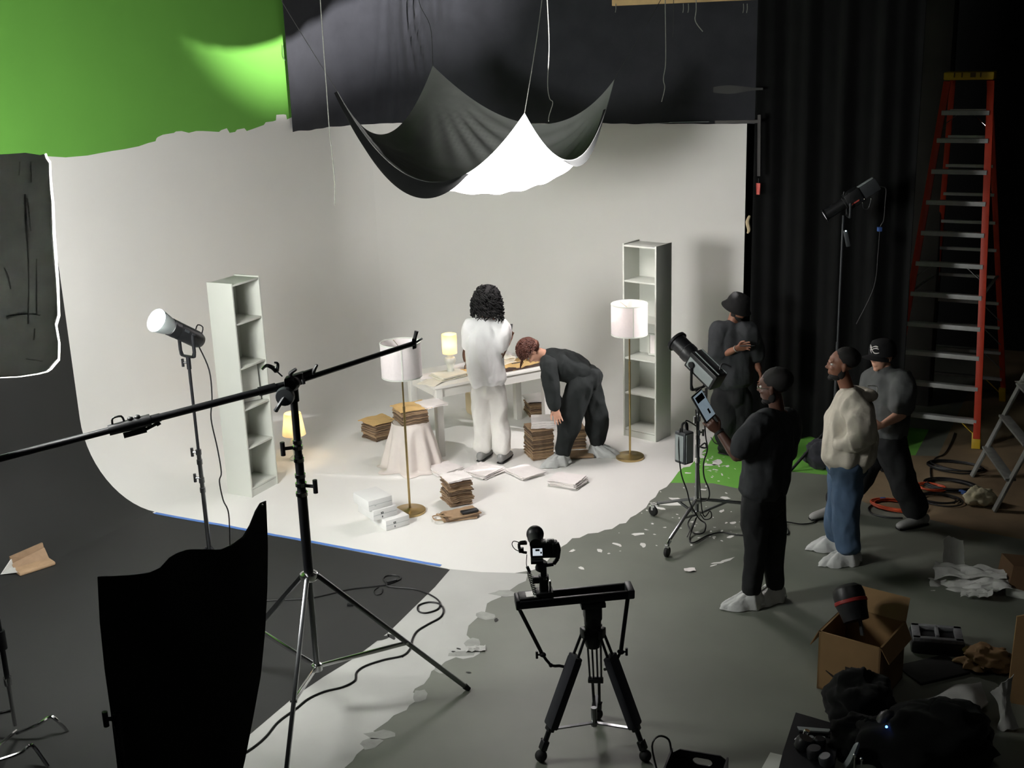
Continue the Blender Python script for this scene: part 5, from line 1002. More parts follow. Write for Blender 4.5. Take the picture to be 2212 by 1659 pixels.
# 6 person with emblem cap
B = fl(1892, 1126); f = -CR_*.78-CF_*.5
P6 = Person('person in a black cap with white emblem and dark grey tee, striding behind the hoodie', B, dict(
    hed=(1905, 768), nek=(1914, 800), che=(1916, 850), wai=(1912, 905), pel=(1908, 945), shL=(1950, 826, .1), shR=(1886, 818, -.1), elL=(1950, 893, .2), wrL=(1906, 918, .28), elR=(1878, 882, -.14), wrR=(1888, 930, .02),
    hiL=(1922, 960, .07), hiR=(1896, 958, -.07), knL=(1950, 1040, .05), knR=(1858, 1035, -.05), anL=fa(1984, 1136), anR=fa(1796, 1116)), f, SK['fair'], hf=f-Z*.05, hs=1.03)
P6.hands = [('L', -CR_-Z*.2, Z-CR_*.3, CF_*.6-CR_*.3, 1.2), ('R', -Z, f, -P6.l, .6)]
P6.fd = dict(L=f*.6-CR_*.4, R=f*.6-CR_*.4); P6.body(thick=1.08); P6.shirt(GREYT, hem=pl(1908, 932, B), r=((.195, .155), (.19, .15), (.2, .145), (.165, .11), (.072, .068)), sleeve=(.09, .1, .1), sl=.82, wr=.02, seed=17)
P6.trousers(DARKT, r=((.165, .14), .122, .108, .098), wr=.022, seed=18, end=.045)
for a in 'LR': P6.shoe(a, SHOEG, d=f*.6-CR_*.4, ln=1.1)
P6.crop(HAIRD, (.07, .081, .06), (-.042, 0, .005))
cm = mat('black_cap_cloth', (20, 20, 21), .85, var=.12, vs=20., spec=.25)
cap = P6.hat_ring([(0, .104), (.045, .1), (.08, .082), (.097, .045), (.102, .0), (.103, -.018), (.098, -.018)], cm, 'cap', .032, -.01)
hc_ = P6.j['hed']
def brim(u, v): a_ = (u-.5)*2.1; r_ = .106+.075*v*cos(a_*.9)**.6; return hc_+P6.hu*(.022-.018*v-.02*abs(u-.5)*2*abs(u-.5)*2)+P6.hf*(r_*cos(a_)-.012)+P6.hl*r_*sin(a_)*.92
b = MB(); b.sheet(brim, 16, 6, .004); b.build('cap_brim', cm, P6.o)
def em(x, y): a_ = x; r_ = .1145-.22*max(0, y-.03)**1.2*.9; return hc_+P6.hu*(.032+y)+P6.hf*(r_*cos(a_)-.01)+P6.hl*r_*sin(a_)
b = MB()
for q, r_ in (([(-.25, .068), (-.1, .072), (.08, .066), (.2, .058)], [.003, .005, .003, .002]), ([(-.3, .05), (-.16, .056), (.0, .052), (.14, .044), (.2, .036)], [.003, .005, .003, .003, .002]), ([(-.34, .022), (-.2, .016), (-.02, .014), (.08, .022), (.2, .034), (.3, .046)], [.002, .004, .004, .003, .003, .004]), ([(.42, .074), (.34, .06), (.3, .046), (.34, .032), (.3, .02), (.24, .008)], [.002, .005, .006, .004, .003, .002]), ([(.3, .05), (.22, .06)], .003), ([(.32, .05), (.42, .054)], .003)):
    b.tube([em(-x*1.05+.1, y) for x, y in q], r_, n=6, k=3)
b.build('emblem', PAPER, cap)

# ------------------------------------------------------------------ ladders
def ladder_big():
    FR_, RR_ = fl(2108, 969), fl(2166, 866); FL_ = FR_+V((-.86, .03, 0)); RL_ = RR_+V((-.80, .03, 0)); tc = aty(2096, 163, 12.78); tz = tc.z
    r = thing('step_ladder', 'tall orange step ladder with a yellow top cap before the black wall', 'ladder', (FR_+RL_)/2)
    TR, TL_ = tc+V((.2, -.07, -.05)), tc+V((-.2, -.07, -.05)); TRr, TLr = tc+V((.17, .09, -.05)), tc+V((-.17, .09, -.05))
    for p, q, w_ in ((FR_, TR, .066), (FL_, TL_, .066), (RR_, TRr, .055), (RL_, TLr, .055)):
        b = MB(); b.beam(p+Z*.1, q, .03, w_, up=V((1, 0, 0)), bev=.004); rl = b.build('rail', ORANGE, r)
        b = MB(); b.beam(p+Z*.0, p.lerp(q, .045), .045, w_*1.25, up=V((1, 0, 0)), bev=.004); b.build('foot_cap', YELLOW, rl)
    b = MB(); b.box(tc+Z*.0, (.46, .26, .075), 0, .012)
    cap_ = b.build('top_cap', YELLOW, r); b = MB()
    for x in (-.13, -.06, .04, .11): b.box(tc+V((x, -.131, .01)), (.012 if x != .04 else .05, .004, .045))
    b.build('cap_slots', mat('dark_yellow_slot', (92, 70, 20), .6), cap_)
    ysteps = [245, 303, 373, 441, 509, 577, 645, 711, 775, 842, 912]
    for i, y in enumerate(ysteps):
        # find parameter along the right front rail that shows at this height in the photo
        best = min((abs(((lambda c: H/2-FPX*c.dot(UP)/c.dot(FW))(FR_.lerp(TR, k/200)-CAM))-y), k/200) for k in range(201))[1]
        a, c = FR_.lerp(TR, best), FL_.lerp(TL_, best); b = MB(); b.beam(a, c, .075, .044, up=Z, bev=.003); b.build('step', ALU, r)
        if i in (0, 5, 10):
            for (p, q, s_) in ((a, c, .14), (c, a, .14)):
                b = MB(); d_ = (q-p).normalized(); pp_ = (FR_-TR).normalized() if (p-a).length < .01 else (FL_-TL_).normalized(); b.beam(p+d_*.16-Z*.01, p+pp_*.15, .02, .006); b.build('step_brace', YELLOW if i == 10 else CHROME, r)
        if i > 0 or True:
            t2 = best; a2, c2 = RR_.lerp(TRr, t2), RL_.lerp(TLr, t2); b = MB(); b.beam(a2, c2, .04, .03, up=Z); b.build('rear_rung', ALU, r)
            if i in (7, 8, 9, 10): b = MB(); d_ = (c2-a2).normalized(); b.beam(a2+d_*.18, a2+(RR_-TRr).normalized()*.2, .03, .008); b.build('step_brace', YELLOW if i == 10 else ALUD, r)
    for s_ in (0, 1):
        a = (FR_ if s_ else FL_).lerp(TR if s_ else TL_, .42); c = (RR_ if s_ else RL_).lerp(TRr if s_ else TLr, .42); b = MB(); b.beam(a, c, .03, .006); b.build('spreader', ALUD, r)
ladder_big()
Lf, Rf = fl(2099, 1029), fl(2147, 1104); tt = (CR_*.43+Z); r = thing('step_ladder', 'worn grey aluminium stepladder at the right edge of the photo', 'ladder', (Lf+Rf)/2)
for p in (Lf, Rf):
    b = MB(); b.beam(p, p+tt*1.75, .022, .075, up=(Rf-Lf).normalized(), bev=.003); b.build('rail', ALUD, r); q = p+CR_*1.55; b = MB(); b.beam(q+Z*.0, p+tt*1.72+CR_*.08, .02, .05, up=(Rf-Lf).normalized()); b.build('rear_rail', ALUD, r)
for k in range(5):
    a, c = Lf+tt*(.28+.3*k), Rf+tt*(.28+.3*k); b = MB(); b.beam(a, c, .09, .022, up=Z, bev=.003); b.build('step', ALUD, r)
b = MB(); b.beam(Lf+tt*1.76, Rf+tt*1.76, .22, .03, up=Z, bev=.008); b.build('top_cap', ALUD, r)
b = MB(); a = Rf+tt*.05+CR_*.0; pts = [Lf.lerp(Rf, .6)+tt*.2+CR_*.02, Lf.lerp(Rf, .7)+tt*.35+CR_*.04, Rf+tt*.55+CR_*.05]
cable('pale_rope', [Rf+tt*.26-CF_*.03, Rf+tt*.42-CF_*.035-CR_*.01, Rf+tt*.62-CF_*.035, Rf+tt*.72-CF_*.03], .006, ROPE, 'pale cord hanging along the grey stepladder rail')
rg = Lf+tt*.88; lump('rag', rg+CR_*.04+Z*.02-CF_*.03, (.085, .035, .022), ROPE, 'pale rag tied to the grey stepladder', 'rag', 4, .4, YAW)
# ------------------------------------------------------------------ floor clutter at the right
def coil(c, r, n, mt, name, lab, seed, rad=.007, el=.6, rz=0.):
    rs = random.Random(seed); pts = []; c = V((c.x, c.y, 0))
    for i in range(n*10):
        a = 2*pi*i/10; rr = r*(1+.25*noise.noise(V((i*.13, seed, 0)))); x, y = rr*cos(a)+.05*r*noise.noise(V((i*.05, 3, seed)))*6, rr*el*sin(a)+.05*r*noise.noise(V((i*.06, 7, seed)))*6
        pts.append(c+V((x*cos(rz)-y*sin(rz), x*sin(rz)+y*cos(rz), .011+.018*(.5+.5*sin(i*.77+seed)))))
    return cable(name, pts, rad, mt, lab, k=3)
coil(fl(1935, 1096), .2, 5, ORCABLE, 'extension_cord', 'orange extension cord coiled on the floor at the striding feet', 3, .007, .6)
coil(fl(2010, 1056), .13, 3, ORCABLE, 'extension_cord', 'smaller orange cord loops right of the dark trouser leg', 8, .007, .7)
coil(fl(2030, 1082), .17, 4, CABLE, 'power_cable', 'black cable loops beside the small orange loops', 5, .006, .7)
coil(fl(2050, 1052), .22, 6, CABLE, 'power_cable', 'dense black cable heap left of the grey stepladder', 6, .007, .6)
coil(fl(2065, 1012), .24, 4, CABLE, 'power_cable', 'farther black cable loops under the orange ladder', 7, .007, .55)
cable('power_cable', [fl(2012, 1042, .01), fl(2010, 1010, .01), fl(2020, 990, .01), fl(2040, 980, .01), fl(2055, 955, .01), fl(2062, 935, .01)], .006, CABLE, 'single black cable running back towards the orange ladder foot')
cable('power_cable', [fl(1885, 1090, .01), fl(1876, 1098, .01), fl(1885, 1110, .01), fl(1920, 1118, .01), fl(1950, 1119, .01)], .007, CABLE, 'thick black cable curving round the orange coil')
b = MB(); a = fl(1907, 1078, .02); b.box(a, (.05, .03, .03), .4, .006); tag(b.build('cable_plug', BLUEP, at=a), 'blue plug on the orange coil', 'plug')
b = MB(); a = fl(2080, 1063, .02); b.box(a, (.07, .035, .03), -.6, .006); tag(b.build('cable_plug', BLUEP, at=a), 'pale blue plug on the black cable heap', 'plug')
wb = fl(2115, 1090); lump('cloth_pouch', V((wb.x, wb.y, .065)), (.12, .08, .09), mat('cream_canvas', (196, 190, 160), .8, var=.12, vs=14., bump=.2, bs=30), 'small cream cloth pouch on the bare floor left of the grey stepladder', 'pouch', 7, .35, .3)
# drape scraps of plastic sheeting
def crumple(name, pts_fn, nu, nv, mt, lab, cat, amp, seed, at, th_=.003):
    b = MB()
    def fn(u, v):
        p = V(pts_fn(u, v)); q = V((u*3.2+seed, v*3.2, seed*.3)); k = abs(noise.noise(q))*2-.5; return p+V((noise.noise(q*1.7)*amp*.5, noise.noise(q*1.9+V((5, 5, 5)))*amp*.5, k*amp))
    b.sheet(fn, nu, nv, th_); return tag(b.build(name, mt, at=at, ang=25), lab, cat)
pc = fl(2090, 1262)
crumple('plastic_bag', lambda u, v: pl(2004+172*u+10*v, 1252+30*v+10*sin(u*5)-18*(1-v)*sin(u*pi), pc, .03+.16*v)+Z*.0, 26, 14, POLY, 'lower crumpled white plastic sheet on the floor at the right', 'plastic sheet', .04, 2, pc)
crumple('plastic_bag', lambda u, v: pl(2017+156*u, 1212+36*v+18*u*(1-v), pc, -.02+.12*v), 26, 12, POLY, 'upper folded white plastic sheet at the right', 'plastic sheet', .03, 5, pc)
crumple('plastic_bag', lambda u, v: pl(2034+52*u+(5-10*u)*(1-v), 1158+96*v+14*abs(u-.4)*(1-v), pc, -.10-.03*sin(u*pi)), 12, 12, POLY, 'pointed white plastic wrapper standing up behind the sheets', 'plastic sheet', .02, 8, pc)
crumple('plastic_bag', lambda u, v: pl(2075+70*u, 1270+18*v, pc, .22+.08*v), 12, 6, POLY, 'small clear plastic scrap under the white sheets', 'plastic sheet', .02, 9, pc)
sc0 = fl(1490, 1233); crumple('paper_scrap', lambda u, v: sc0+RT0*(u-.5)*.085+FW0*(.5-v)*.07*(1-.7*abs(u-.5))+Z*.012, 6, 6, PAPER, 'tiny white paper scrap on the grey floor', 'scrap', .006, 3, sc0)
sc1 = fl(1028, 1404); crumple('tape_scrap', lambda u, v: sc1+RT0*(u-.5)*.13+FW0*(.5-v)*.07+Z*.012, 10, 6, POLY, 'crumpled clear tape scrap at the edge of the white paint', 'scrap', .012, 4, sc1)
# cardboard box with a lamp head in it
c0, cl = fl(1896, 1528), fl(1764, 1487); hb_ = pl(1763, 1364, cl).z
ex = (cl-c0); wx = ex.length; ex.normalize(); ey = V((-ex.y, ex.x, 0)); ey = ey if ey.y > 0 else -ey
dy = .42; o0 = V((c0.x, c0.y, .003)); BX = lambda u, v, z=0.: o0+ex*u+ey*v+Z*z
bx_ = thing('cardboard_box', 'open brown cardboard box with a dark curved arrow mark, holding a round lamp head', 'box', BX(wx/2, dy/2))
b = MB(); t_ = .006
b.obox(BX(wx/2, t_, hb_/2), ex*wx/2, ey*t_, Z*hb_/2); b.obox(BX(wx/2, dy-t_, hb_/2), ex*wx/2, ey*t_, Z*hb_/2); b.obox(BX(t_, dy/2, hb_/2), ex*t_, ey*dy/2, Z*hb_/2); b.obox(BX(wx-t_, dy/2, hb_/2), ex*t_, ey*dy/2, Z*hb_/2); b.obox(BX(wx/2, dy/2, t_), ex*wx/2, ey*dy/2, Z*t_)
bb_ = b.build('box_walls', CARTON, bx_, smooth=False)
def flap(P0, P1, outv, lab): b = MB(); n_ = (P1-P0).cross(outv).normalized(); b.prism([P0, P1, P1+outv-(P1-P0)*.04, P0+outv+(P1-P0)*.04], n_*.005); b.build('box_flap', CARTON, bx_, smooth=False)
flap(BX(0, dy, hb_), BX(wx, dy, hb_), ey*.10+Z*.12, ''); flap(BX(0, 0, hb_), BX(0, dy, hb_), -ex*.05+Z*.02-Z*.12, ''); flap(BX(wx, 0, hb_), BX(wx, dy, hb_), ex*.06-Z*.12, '')
b = MB(); fz = -ey*.0015
b.obox(BX(wx*.46, -.001, hb_*.40), ex*.035, ey*.001, Z*.05); ar = [BX(wx*.86-wx*.72*t, -.003, hb_*(.36-.20*sin(pi*t*.62)**1.0)) for t in [i/14 for i in range(15)]]; b.tube(ar, [.003, .008, .011, .008, .004], n=6, k=1); b.obox(BX(wx*.43, -.001, .045), ex*.04, ey*.001, Z*.035)
b.build('printed_mark', mat('dark_print', (34, 28, 24), .7), bb_)
lh = pl(1838, 1300, BX(wx*.55, dy*.55, 0)); o = thing('lamp_head', 'round black lamp head with a red ring sticking out of the cardboard box', 'lamp head', lh)
ax_ = (Z*.75+CF_*.55-CR_*.15).normalized()
b = MB(); b.lathe([(.0, -.12), (.08, -.12), (.09, -.05), (.098, -.02), (.1, .05), (.092, .085), (.06, .108), (0, .115)], lh, 32, ax_); b.build('head_body', BLKP, o); b = MB(); b.lathe([(.1, -.012), (.1035, -.008), (.1035, .008), (.1, .012)], lh, 32, ax_, cap=False); b.build('red_ring', mat('red_ring_plastic', (150, 40, 36), .5), o)
b = MB(); a = lh-CF_*.06+CR_*.03-Z*.02; b.beam(a, a-Z*.16+CR_*.02-CF_*.05, .012, .03, bev=.004); b.build('bracket', DGREY, o)
# open foam case
kc_ = fl(2022, 1398); o = thing('foam_case', 'open grey foam-lined case behind the cardboard box', 'case', kc_); ra_ = YAW-.25; sx_, sy_ = V((cos(ra_), sin(ra_), 0)), V((-sin(ra_), cos(ra_), 0))
K_ = lambda u, v, z: kc_+sx_*u+sy_*v+Z*z
b = MB(); b.obox(K_(0, 0, .045), sx_*.17, sy_*.12, Z*.042, .015); b.build('case_shell', BLKP, o)
b = MB()
for u, v, a_, c_ in ((-.135, 0, .025, .105), (.135, 0, .025, .105), (0, .09, .16, .018), (0, -.09, .16, .018), (.0, .02, .012, .07)): b.obox(K_(u, v, .1), sx_*a_, sy_*c_, Z*.014, .004)
b.build('foam_insert', FOAM, o)
fl2 = fl(2030, 1470); b = MB(); b.obox(fl2+CF_*.12+Z*.012, (CR_*.9+CF_*.3)*.2, (CF_*.9-CR_*.3)*.13, Z*.008, .003); tag(b.build('dark_folder', mat('dark_sheet', (36, 37, 36), .7), at=fl2), 'dark flat folder on the floor between box and mailers', 'folder')
tn = fl(2130, 1455); lump('tan_packing_paper', V((tn.x, tn.y+.1, .05)), (.16, .12, .07), CARTON, 'crumpled tan packing paper behind the grey mailers', 'packing paper', 9, .5, YAW)
# mailers
def mailer(P, hgt, lab, seed, at):
    q = [V((p.x, p.y, 0)) for p in P]; b = MB()
    def fn(s_, z0):
        return lambda u, v: (q[0].lerp(q[1], u)).lerp(q[3].lerp(q[2], u), v)+Z*(z0+s_*hgt*(sin(pi*u)**.6*sin(pi*v)**.6)+.035*noise.noise(V((u*2.6+seed, v*2.6, 1)))+.06)
    vs = []; b.sheet(fn(.5, .02), 20, 20, .004); b.sheet(fn(-.35, .015), 20, 20, .004); return tag(b.build('paper_mailer', MAILER, at=at, ang=60), lab, 'mailer')
mailer([fl(1988, 1506, .1), fl(2080, 1566, .1), fl(2136, 1510, .1), fl(2120, 1462, .1)], .09, 'crumpled grey paper mailer at the lower right', 1, fl(2060, 1530))
a0 = fl(2165, 1575)
crumple('paper_mailer', lambda u, v: pl(2140+50*u+12*v-14*sin(v*pi)*(u-.5)*2, 1472+(22-30*u)*(1-v)+108*v-(6)*u, a0, .0+.03*sin(u*pi)), 12, 20, MAILER, 'narrow grey mailer standing at the right edge', 'mailer', .012, 4, a0)
b = MB(); a0 = fl(2200, 1520); P = [pl(x, y, a0, .0) for x, y in ((2190, 1530), (2175, 1500), (2196, 1330), (2260, 1320), (2260, 1545))]; b.prism(P, -CF_*.01); tag(b.build('cardboard_sheet', CARTON, at=a0, smooth=False), 'brown cardboard sheet standing at the right edge', 'cardboard')
a0 = fl(2196, 1292); o = thing('cardboard_box', 'open brown box with a pale flap cut by the right edge', 'box', a0); b = MB(); b.prism([pl(x, y, a0) for x, y in ((2174, 1268), (2250, 1288), (2250, 1306), (2174, 1287))], CF_*.02); b.build('pale_flap', FURN, o, smooth=False); b = MB(); b.prism([pl(x, y, a0, -.02) for x, y in ((2182, 1256), (2190, 1222), (2250, 1228), (2250, 1290), (2182, 1272))], CF_*.22); b.build('box_walls', CARTOND, o, smooth=False)
# dark bags and gear case at the bottom right
g0 = fl(1790, 1640); o = thing('gear_case', 'open black gear case with small shiny gear at the bottom right', 'case', g0)
C4 = [fl(1690, 1650), fl(1718, 1562), fl(1812, 1590), fl(1800, 1690), fl(1680, 1690)]; b = MB(); b.prism([V((p.x, p.y, .004)) for p in C4], Z*.07); b.build('case_shell', BLKM, o, smooth=False)
b = MB(); q = [fl(x, y, .085) for x, y in ((1722, 1572), (1795, 1578), (1790, 1584), (1726, 1580))]; b.prism(q, Z*.01); b.build('shiny_strip', LGREY, o, smooth=False)
for i, (x, y, rr, mt_) in enumerate([(1735, 1610, .05, BLKP), (1770, 1606, .035, BLKM), (1760, 1630, .045, BLKP), (1785, 1645, .04, DGREY), (1742, 1584, .02, CHROME), (1752, 1597, .018, LGREY), (1778, 1598, .016, LGREY), (1722, 1600, .014, CHROME)]):
    a = fl(x, y, .09); b = MB(); b.lathe([(0, -.015), (rr, -.015), (rr, rr*.7), (rr*.8, rr), (0, rr)], a, 16, (Z+CR_*(.3-.2*(i % 4))).normalized()); b.build('gear_piece', mt_, o)
lump('black_bag', fl(1858, 1560)+Z*.13, (.2, .19, .17), BLKCUR, 'black soft bag heaped against the cardboard box', 'bag', 2, .35, YAW)
lump('black_bag', fl(1868, 1625)+Z*.08, (.2, .14, .13), BLKCUR, 'low black bag beside the gear case', 'bag', 5, .35, YAW)
lump('black_backpack', fl(2000, 1640)+Z*.12, (.36, .24, .22), BLKCUR, 'big black backpack at the bottom right corner', 'backpack', 11, .3, YAW)
p0_, p1_ = pl(1915, 1550, fl(1915, 1630)), pl(1882, 1640, fl(1882, 1650)); a0 = fl(1908, 1640)
o = thing('audio_recorder', 'dark curved device with a lit blue LED at the bottom right', 'device', a0); b = MB(); b.tube([p0_+CR_*.06, p0_, p0_.lerp(p1_, .5)-CR_*.01, p1_], [.02, .045, .05, .04], n=14); b.build('device_body', BLKP, o)
ld = pl(1915, 1570, fl(1915, 1650), .06); b = MB(); b.ell(ld, (.007, .007, .007), nu=10, nv=8); b.build('led', LEDB, o)
b = MB(); pts = [pl(x, y, fl(1870, 1660), .05) for x, y in ((1826, 1657), (1838, 1640), (1850, 1612), (1854, 1604))]; b.tube(pts, [.02, .022, .016, .004], n=4); tag(b.build('tapered_metal', LGREY, at=fl(1840, 1660)), 'pale tapered metal plate beside the dark device', 'plate')
for i, (x, y) in enumerate(((1846, 1632), (1861, 1640))): b = MB(); a = pl(x, y, fl(1860, 1670), .06); b.ell(a, (.011, .011, .011), nu=10, nv=8); b.cyl(a, V((a.x, a.y, .004)), .006); tag(b.build('metal_stud', CHROME, at=fl(x, 1660)), ['left', 'right'][i]+' shiny stud near the dark device at the bottom', 'stud')
a0 = fl(1680, 1690); b = MB(); P = [fl(x, y, .02) for x, y in ((1625, 1700), (1664, 1629), (1698, 1637), (1708, 1652), (1690, 1700))]; b.prism(P, Z*.012); tag(b.build('white_card_sheet', FURN, at=a0, smooth=False), 'white rounded card at the bottom edge beside the gear case', 'card')
# black crate at the bottom edge
kx = [fl(1452, 1616, .22), fl(1572, 1636, .22)]; ex2 = (kx[1]-kx[0]); lw = ex2.length; ex2.normalize(); ey2 = V((-ex2.y, ex2.x, 0)); o = thing('plastic_crate', 'black plastic crate with an oval hand hole at the bottom edge', 'crate', V((kx[0].x, kx[0].y, 0)))
Q = lambda u, v, z: V((kx[0].x, kx[0].y, 0))+ex2*u+ey2*v+Z*z
n = 20; oc = [(lw*.55+.055*cos(2*pi*i/n)*(1 if abs(cos(2*pi*i/n)) > .0 else 1), .165+.021*max(-1, min(1, 1.4*sin(2*pi*i/n)))) for i in range(n)]
orect = []
for i in range(n):
    a = 2*pi*i/n; m_ = max(abs(cos(a)), abs(sin(a))); orect.append((lw/2+lw/2*cos(a)/m_, .11+.11*sin(a)/m_))
b = MB(); vs = []
for y_ in (0, .008): vs += [Q(x, y_, z) for x, z in orect]+[Q(x, y_, z) for x, z in oc]
fs_ = []
for i in range(n):
    j_ = (i+1) % n; fs_ += [(i, j_, n+j_, n+i), (2*n+i, 3*n+i, 3*n+j_, 2*n+j_), (n+i, n+j_, 3*n+j_, 3*n+i), (i, 2*n+i, 2*n+j_, j_)]
b.add(vs, fs_); b.obox(Q(0, -.17, .11), ex2*.005, ey2*.17, Z*.11); b.obox(Q(lw, -.17, .11), ex2*.005, ey2*.17, Z*.11); b.obox(Q(lw/2, -.34, .11), ex2*lw/2, ey2*.005, Z*.11); b.obox(Q(lw/2, -.17, .006), ex2*lw/2, ey2*.17, Z*.006); b.build('crate_walls', BLKP, o, smooth=False)
b = MB(); b.tube([Q(.0, -.02, .2), Q(-.02, .0, .27), Q(-.07, -.03, .3), Q(-.10, -.06, .25), Q(-.06, -.1, .12)], .006, n=6); tag(b.build('power_cable', CABLE, at=Q(0, 0, .2)), 'black cable looping out of the plastic crate', 'cable')
coil(Q(lw*.4, -.12, 0), .09, 3, CABLE, 'power_cable', 'coiled cable lying inside the plastic crate', 12, .006, .8).location.z += .05

# ------------------------------------------------------------------ camera slider on its tripod
tL, tR, tK = fl(1169, 1644), fl(1394, 1644), fl(1290, 1553); tcn = (tL+tR+tK)/3; TPL = V((tcn.x, tcn.y, 0))
S_ = lambda x, y, dn=0.: pl(x, y, TPL, dn)
tr = thing('tripod', 'black video tripod carrying the camera slider on the grey floor', 'tripod', TPL)
hub = S_(1266, 1352); hub = V((TPL.x, TPL.y, hub.z)); hp = S_(1262, 1300)
rail0, rail1 = S_(1117, 1299, .06), S_(1364, 1275, -.04); rz_ = (rail0.z+rail1.z)/2; rd = (rail1-rail0).normalized(); rn = V((-rd.y, rd.x, 0)); mid_ = rail0.lerp(rail1, .57)
b = MB(); b.lathe([(0, -.13), (.04, -.13), (.05, -.1), (.06, -.05), (.06, -.02), (.045, 0), (.05, .015), (0, .015)], hub, 20); b.build('bowl', BLKM, tr)
hz = hub.z; b = MB(); b.lathe([(.048, hz+.01), (.05, hz+.05), (.044, hz+.07)], V((TPL.x, TPL.y, 0)), 20); b.obox(V((TPL.x, TPL.y, (hz+.06+rz_-.035)/2)), rd*.05, rn*.045, Z*((rz_-.035-hz-.03)/2), .012); b.obox(V((TPL.x, TPL.y, rz_-.05)), rd*.07, rn*.05, Z*.014, .004); b.build('fluid_head', BLKP, tr)
for i, (ft, sp) in enumerate(((tL, 1), (tR, 1), (tK, 1))):
    dr = V((ft.x-TPL.x, ft.y-TPL.y, 0)).normalized(); sd_ = dr.cross(Z); top_ = hub+dr*.05-Z*.02; bt = ft+Z*.05
    g = lambda t, o=0.: top_.lerp(bt, t)+sd_*o
    b = MB()
    if i < 2:
        for s_ in (-1, 1): b.cyl(g(0, s_*.022), g(.27, s_*.03), .0085, n=10)
        b.obox(g(.02), sd_*.032, dr*.014, Z*.03, .006); lg = b.build('leg', BLKM, tr); d_ = (bt-top_).normalized(); n_ = sd_.cross(d_)
        b = MB(); b.obox(g(.5), d_*(bt-top_).length*.28, sd_*.05, n_*.026, .012); b.obox(g(.225), d_*.02, sd_*.046, n_*.024, .008); b.build('leg_cover', BLKCL, lg)
        b = MB(); b.cyl(g(.74), g(.93), .016, n=10); b.obox(g(.78), d_*.025, sd_*.026, n_*.02, .006); b.obox(g(.93), d_*.03, sd_*.022, n_*.02, .006); b.build('lower_leg', BLKM, lg)
    else:
        for s_ in (-.04, -.014, .014, .04): b.cyl(g(.06, s_), g(.62, s_*.85), .006, n=8)
        b.obox(g(.04), sd_*.05, dr*.016, Z*.03, .006); d_ = (bt-top_).normalized(); n_ = sd_.cross(d_); b.obox(g(.62), d_*.016, sd_*.046, n_*.014, .004); b.obox(g(.1), d_*.03, sd_*.05, n_*.016, .006); lg = b.build('leg', BLKM, tr)
        b = MB()
        for s_ in (-.02, .02): b.cyl(g(.62, s_), g(.94, s_*.8), .009, n=8)
        b.obox(g(.93), d_*.02, sd_*.03, n_*.016, .004); b.build('lower_leg', BLKM, lg)
    b = MB(); w0 = ft+Z*.036; b.beam(g(.95), w0+sd_*.012+Z*.0, .008, .02); b.beam(g(.95), w0-sd_*.012, .008, .02); b.tube([g(.93, .02), g(.93, .03)+Z*.03], .006, n=6); b.ell(w0, (.036, .036, .036), nu=18, nv=12); b.build('foot_ball', RUBBER, lg)
spc = V((TPL.x, TPL.y, .16))
b = MB()
for ft in (tL, tR, tK): b.beam(spc, (hub+V((ft.x-TPL.x, ft.y-TPL.y, 0)).normalized()*.05-Z*.02).lerp(ft+Z*.05, .80), .022, .008)
b.cyl(spc-Z*.02, spc+Z*.1, .018, n=12); b.build('spreader', STEEL, tr)
sl = thing('camera_slider', 'black motorised camera slider rail fixed across the tripod', 'slider', mid_)
ll = (rail1-rail0).length; RP = lambda u, v, z: rail0+rd*u+rn*v+Z*z
b = MB()
for v in (-.05, .05): b.obox(RP(ll/2, v, 0), rd*(ll/2-.01), rn*.012, Z*.024, .006)
b.obox(RP(ll/2, 0, -.014), rd*(ll/2-.01), rn*.045, Z*.004)
for k in range(4): b.obox(RP(ll*(.4+.13*k), -.034, .012), rd*.022, rn*.004, Z*.006)
b.build('rail', BLKM, sl)
b = MB(); b.obox(RP(ll-.012, 0, .003), rd*.02, rn*.066, Z*.028, .008); b.build('end_cap', DGREY, sl); b = MB(); b.obox(RP(.0, 0, 0), rd*.012, rn*.06, Z*.03, .008); b.build('end_cap', BLKM, sl)
b = MB(); b.obox(RP(.065, 0, .024), rd*.055, rn*.052, Z*.012, .005); ctl = b.build('controller', BLKP, sl); b = MB(); b.obox(RP(.075, .0, .037), rd*.024, rn*.034, Z*.001); b.obox(RP(.105, -.02, .037), rd*.012, rn*.025, Z*.001); b.build('label_plate', FURN, ctl)
for (qs, lab) in (([(1122, 1316), (1172, 1414)], 0), ([(1356, 1292), (1341, 1408)], 1)):
    a, e = S_(*qs[0], .0), S_(*qs[1], .03); b = MB(); b.beam(a, e, .022, .016, bev=.003); b.build('support_arm', BLKM, sl); q_ = S_(*((1190, 1437) if not lab else (1326, 1436)), .03); q2 = S_(*((1208, 1438) if not lab else (1318, 1442)), .03)
    b = MB(); b.ell(e, (.022, .016, .016), nu=12, nv=8); b.tube([e, q_, q2, S_(*((1226, 1442) if not lab else (1306, 1446)), .0)], .009, n=8, k=2); b.ell(q_, (.013, .013, .013), nu=10, nv=8); wing(b, e, CR_*(-1 if not lab else 1), .03); b.build('arm_clamp', BLKM, sl)
gm = thing('gimbal_camera', 'small camera with a lit screen on a gimbal at the left end of the slider', 'camera', RP(.16, 0, .03)); gx = RP(.155, 0, .03)
GP = lambda x, y, dn=0.: pl(x, y, V((gx.x, gx.y, 0)), dn)
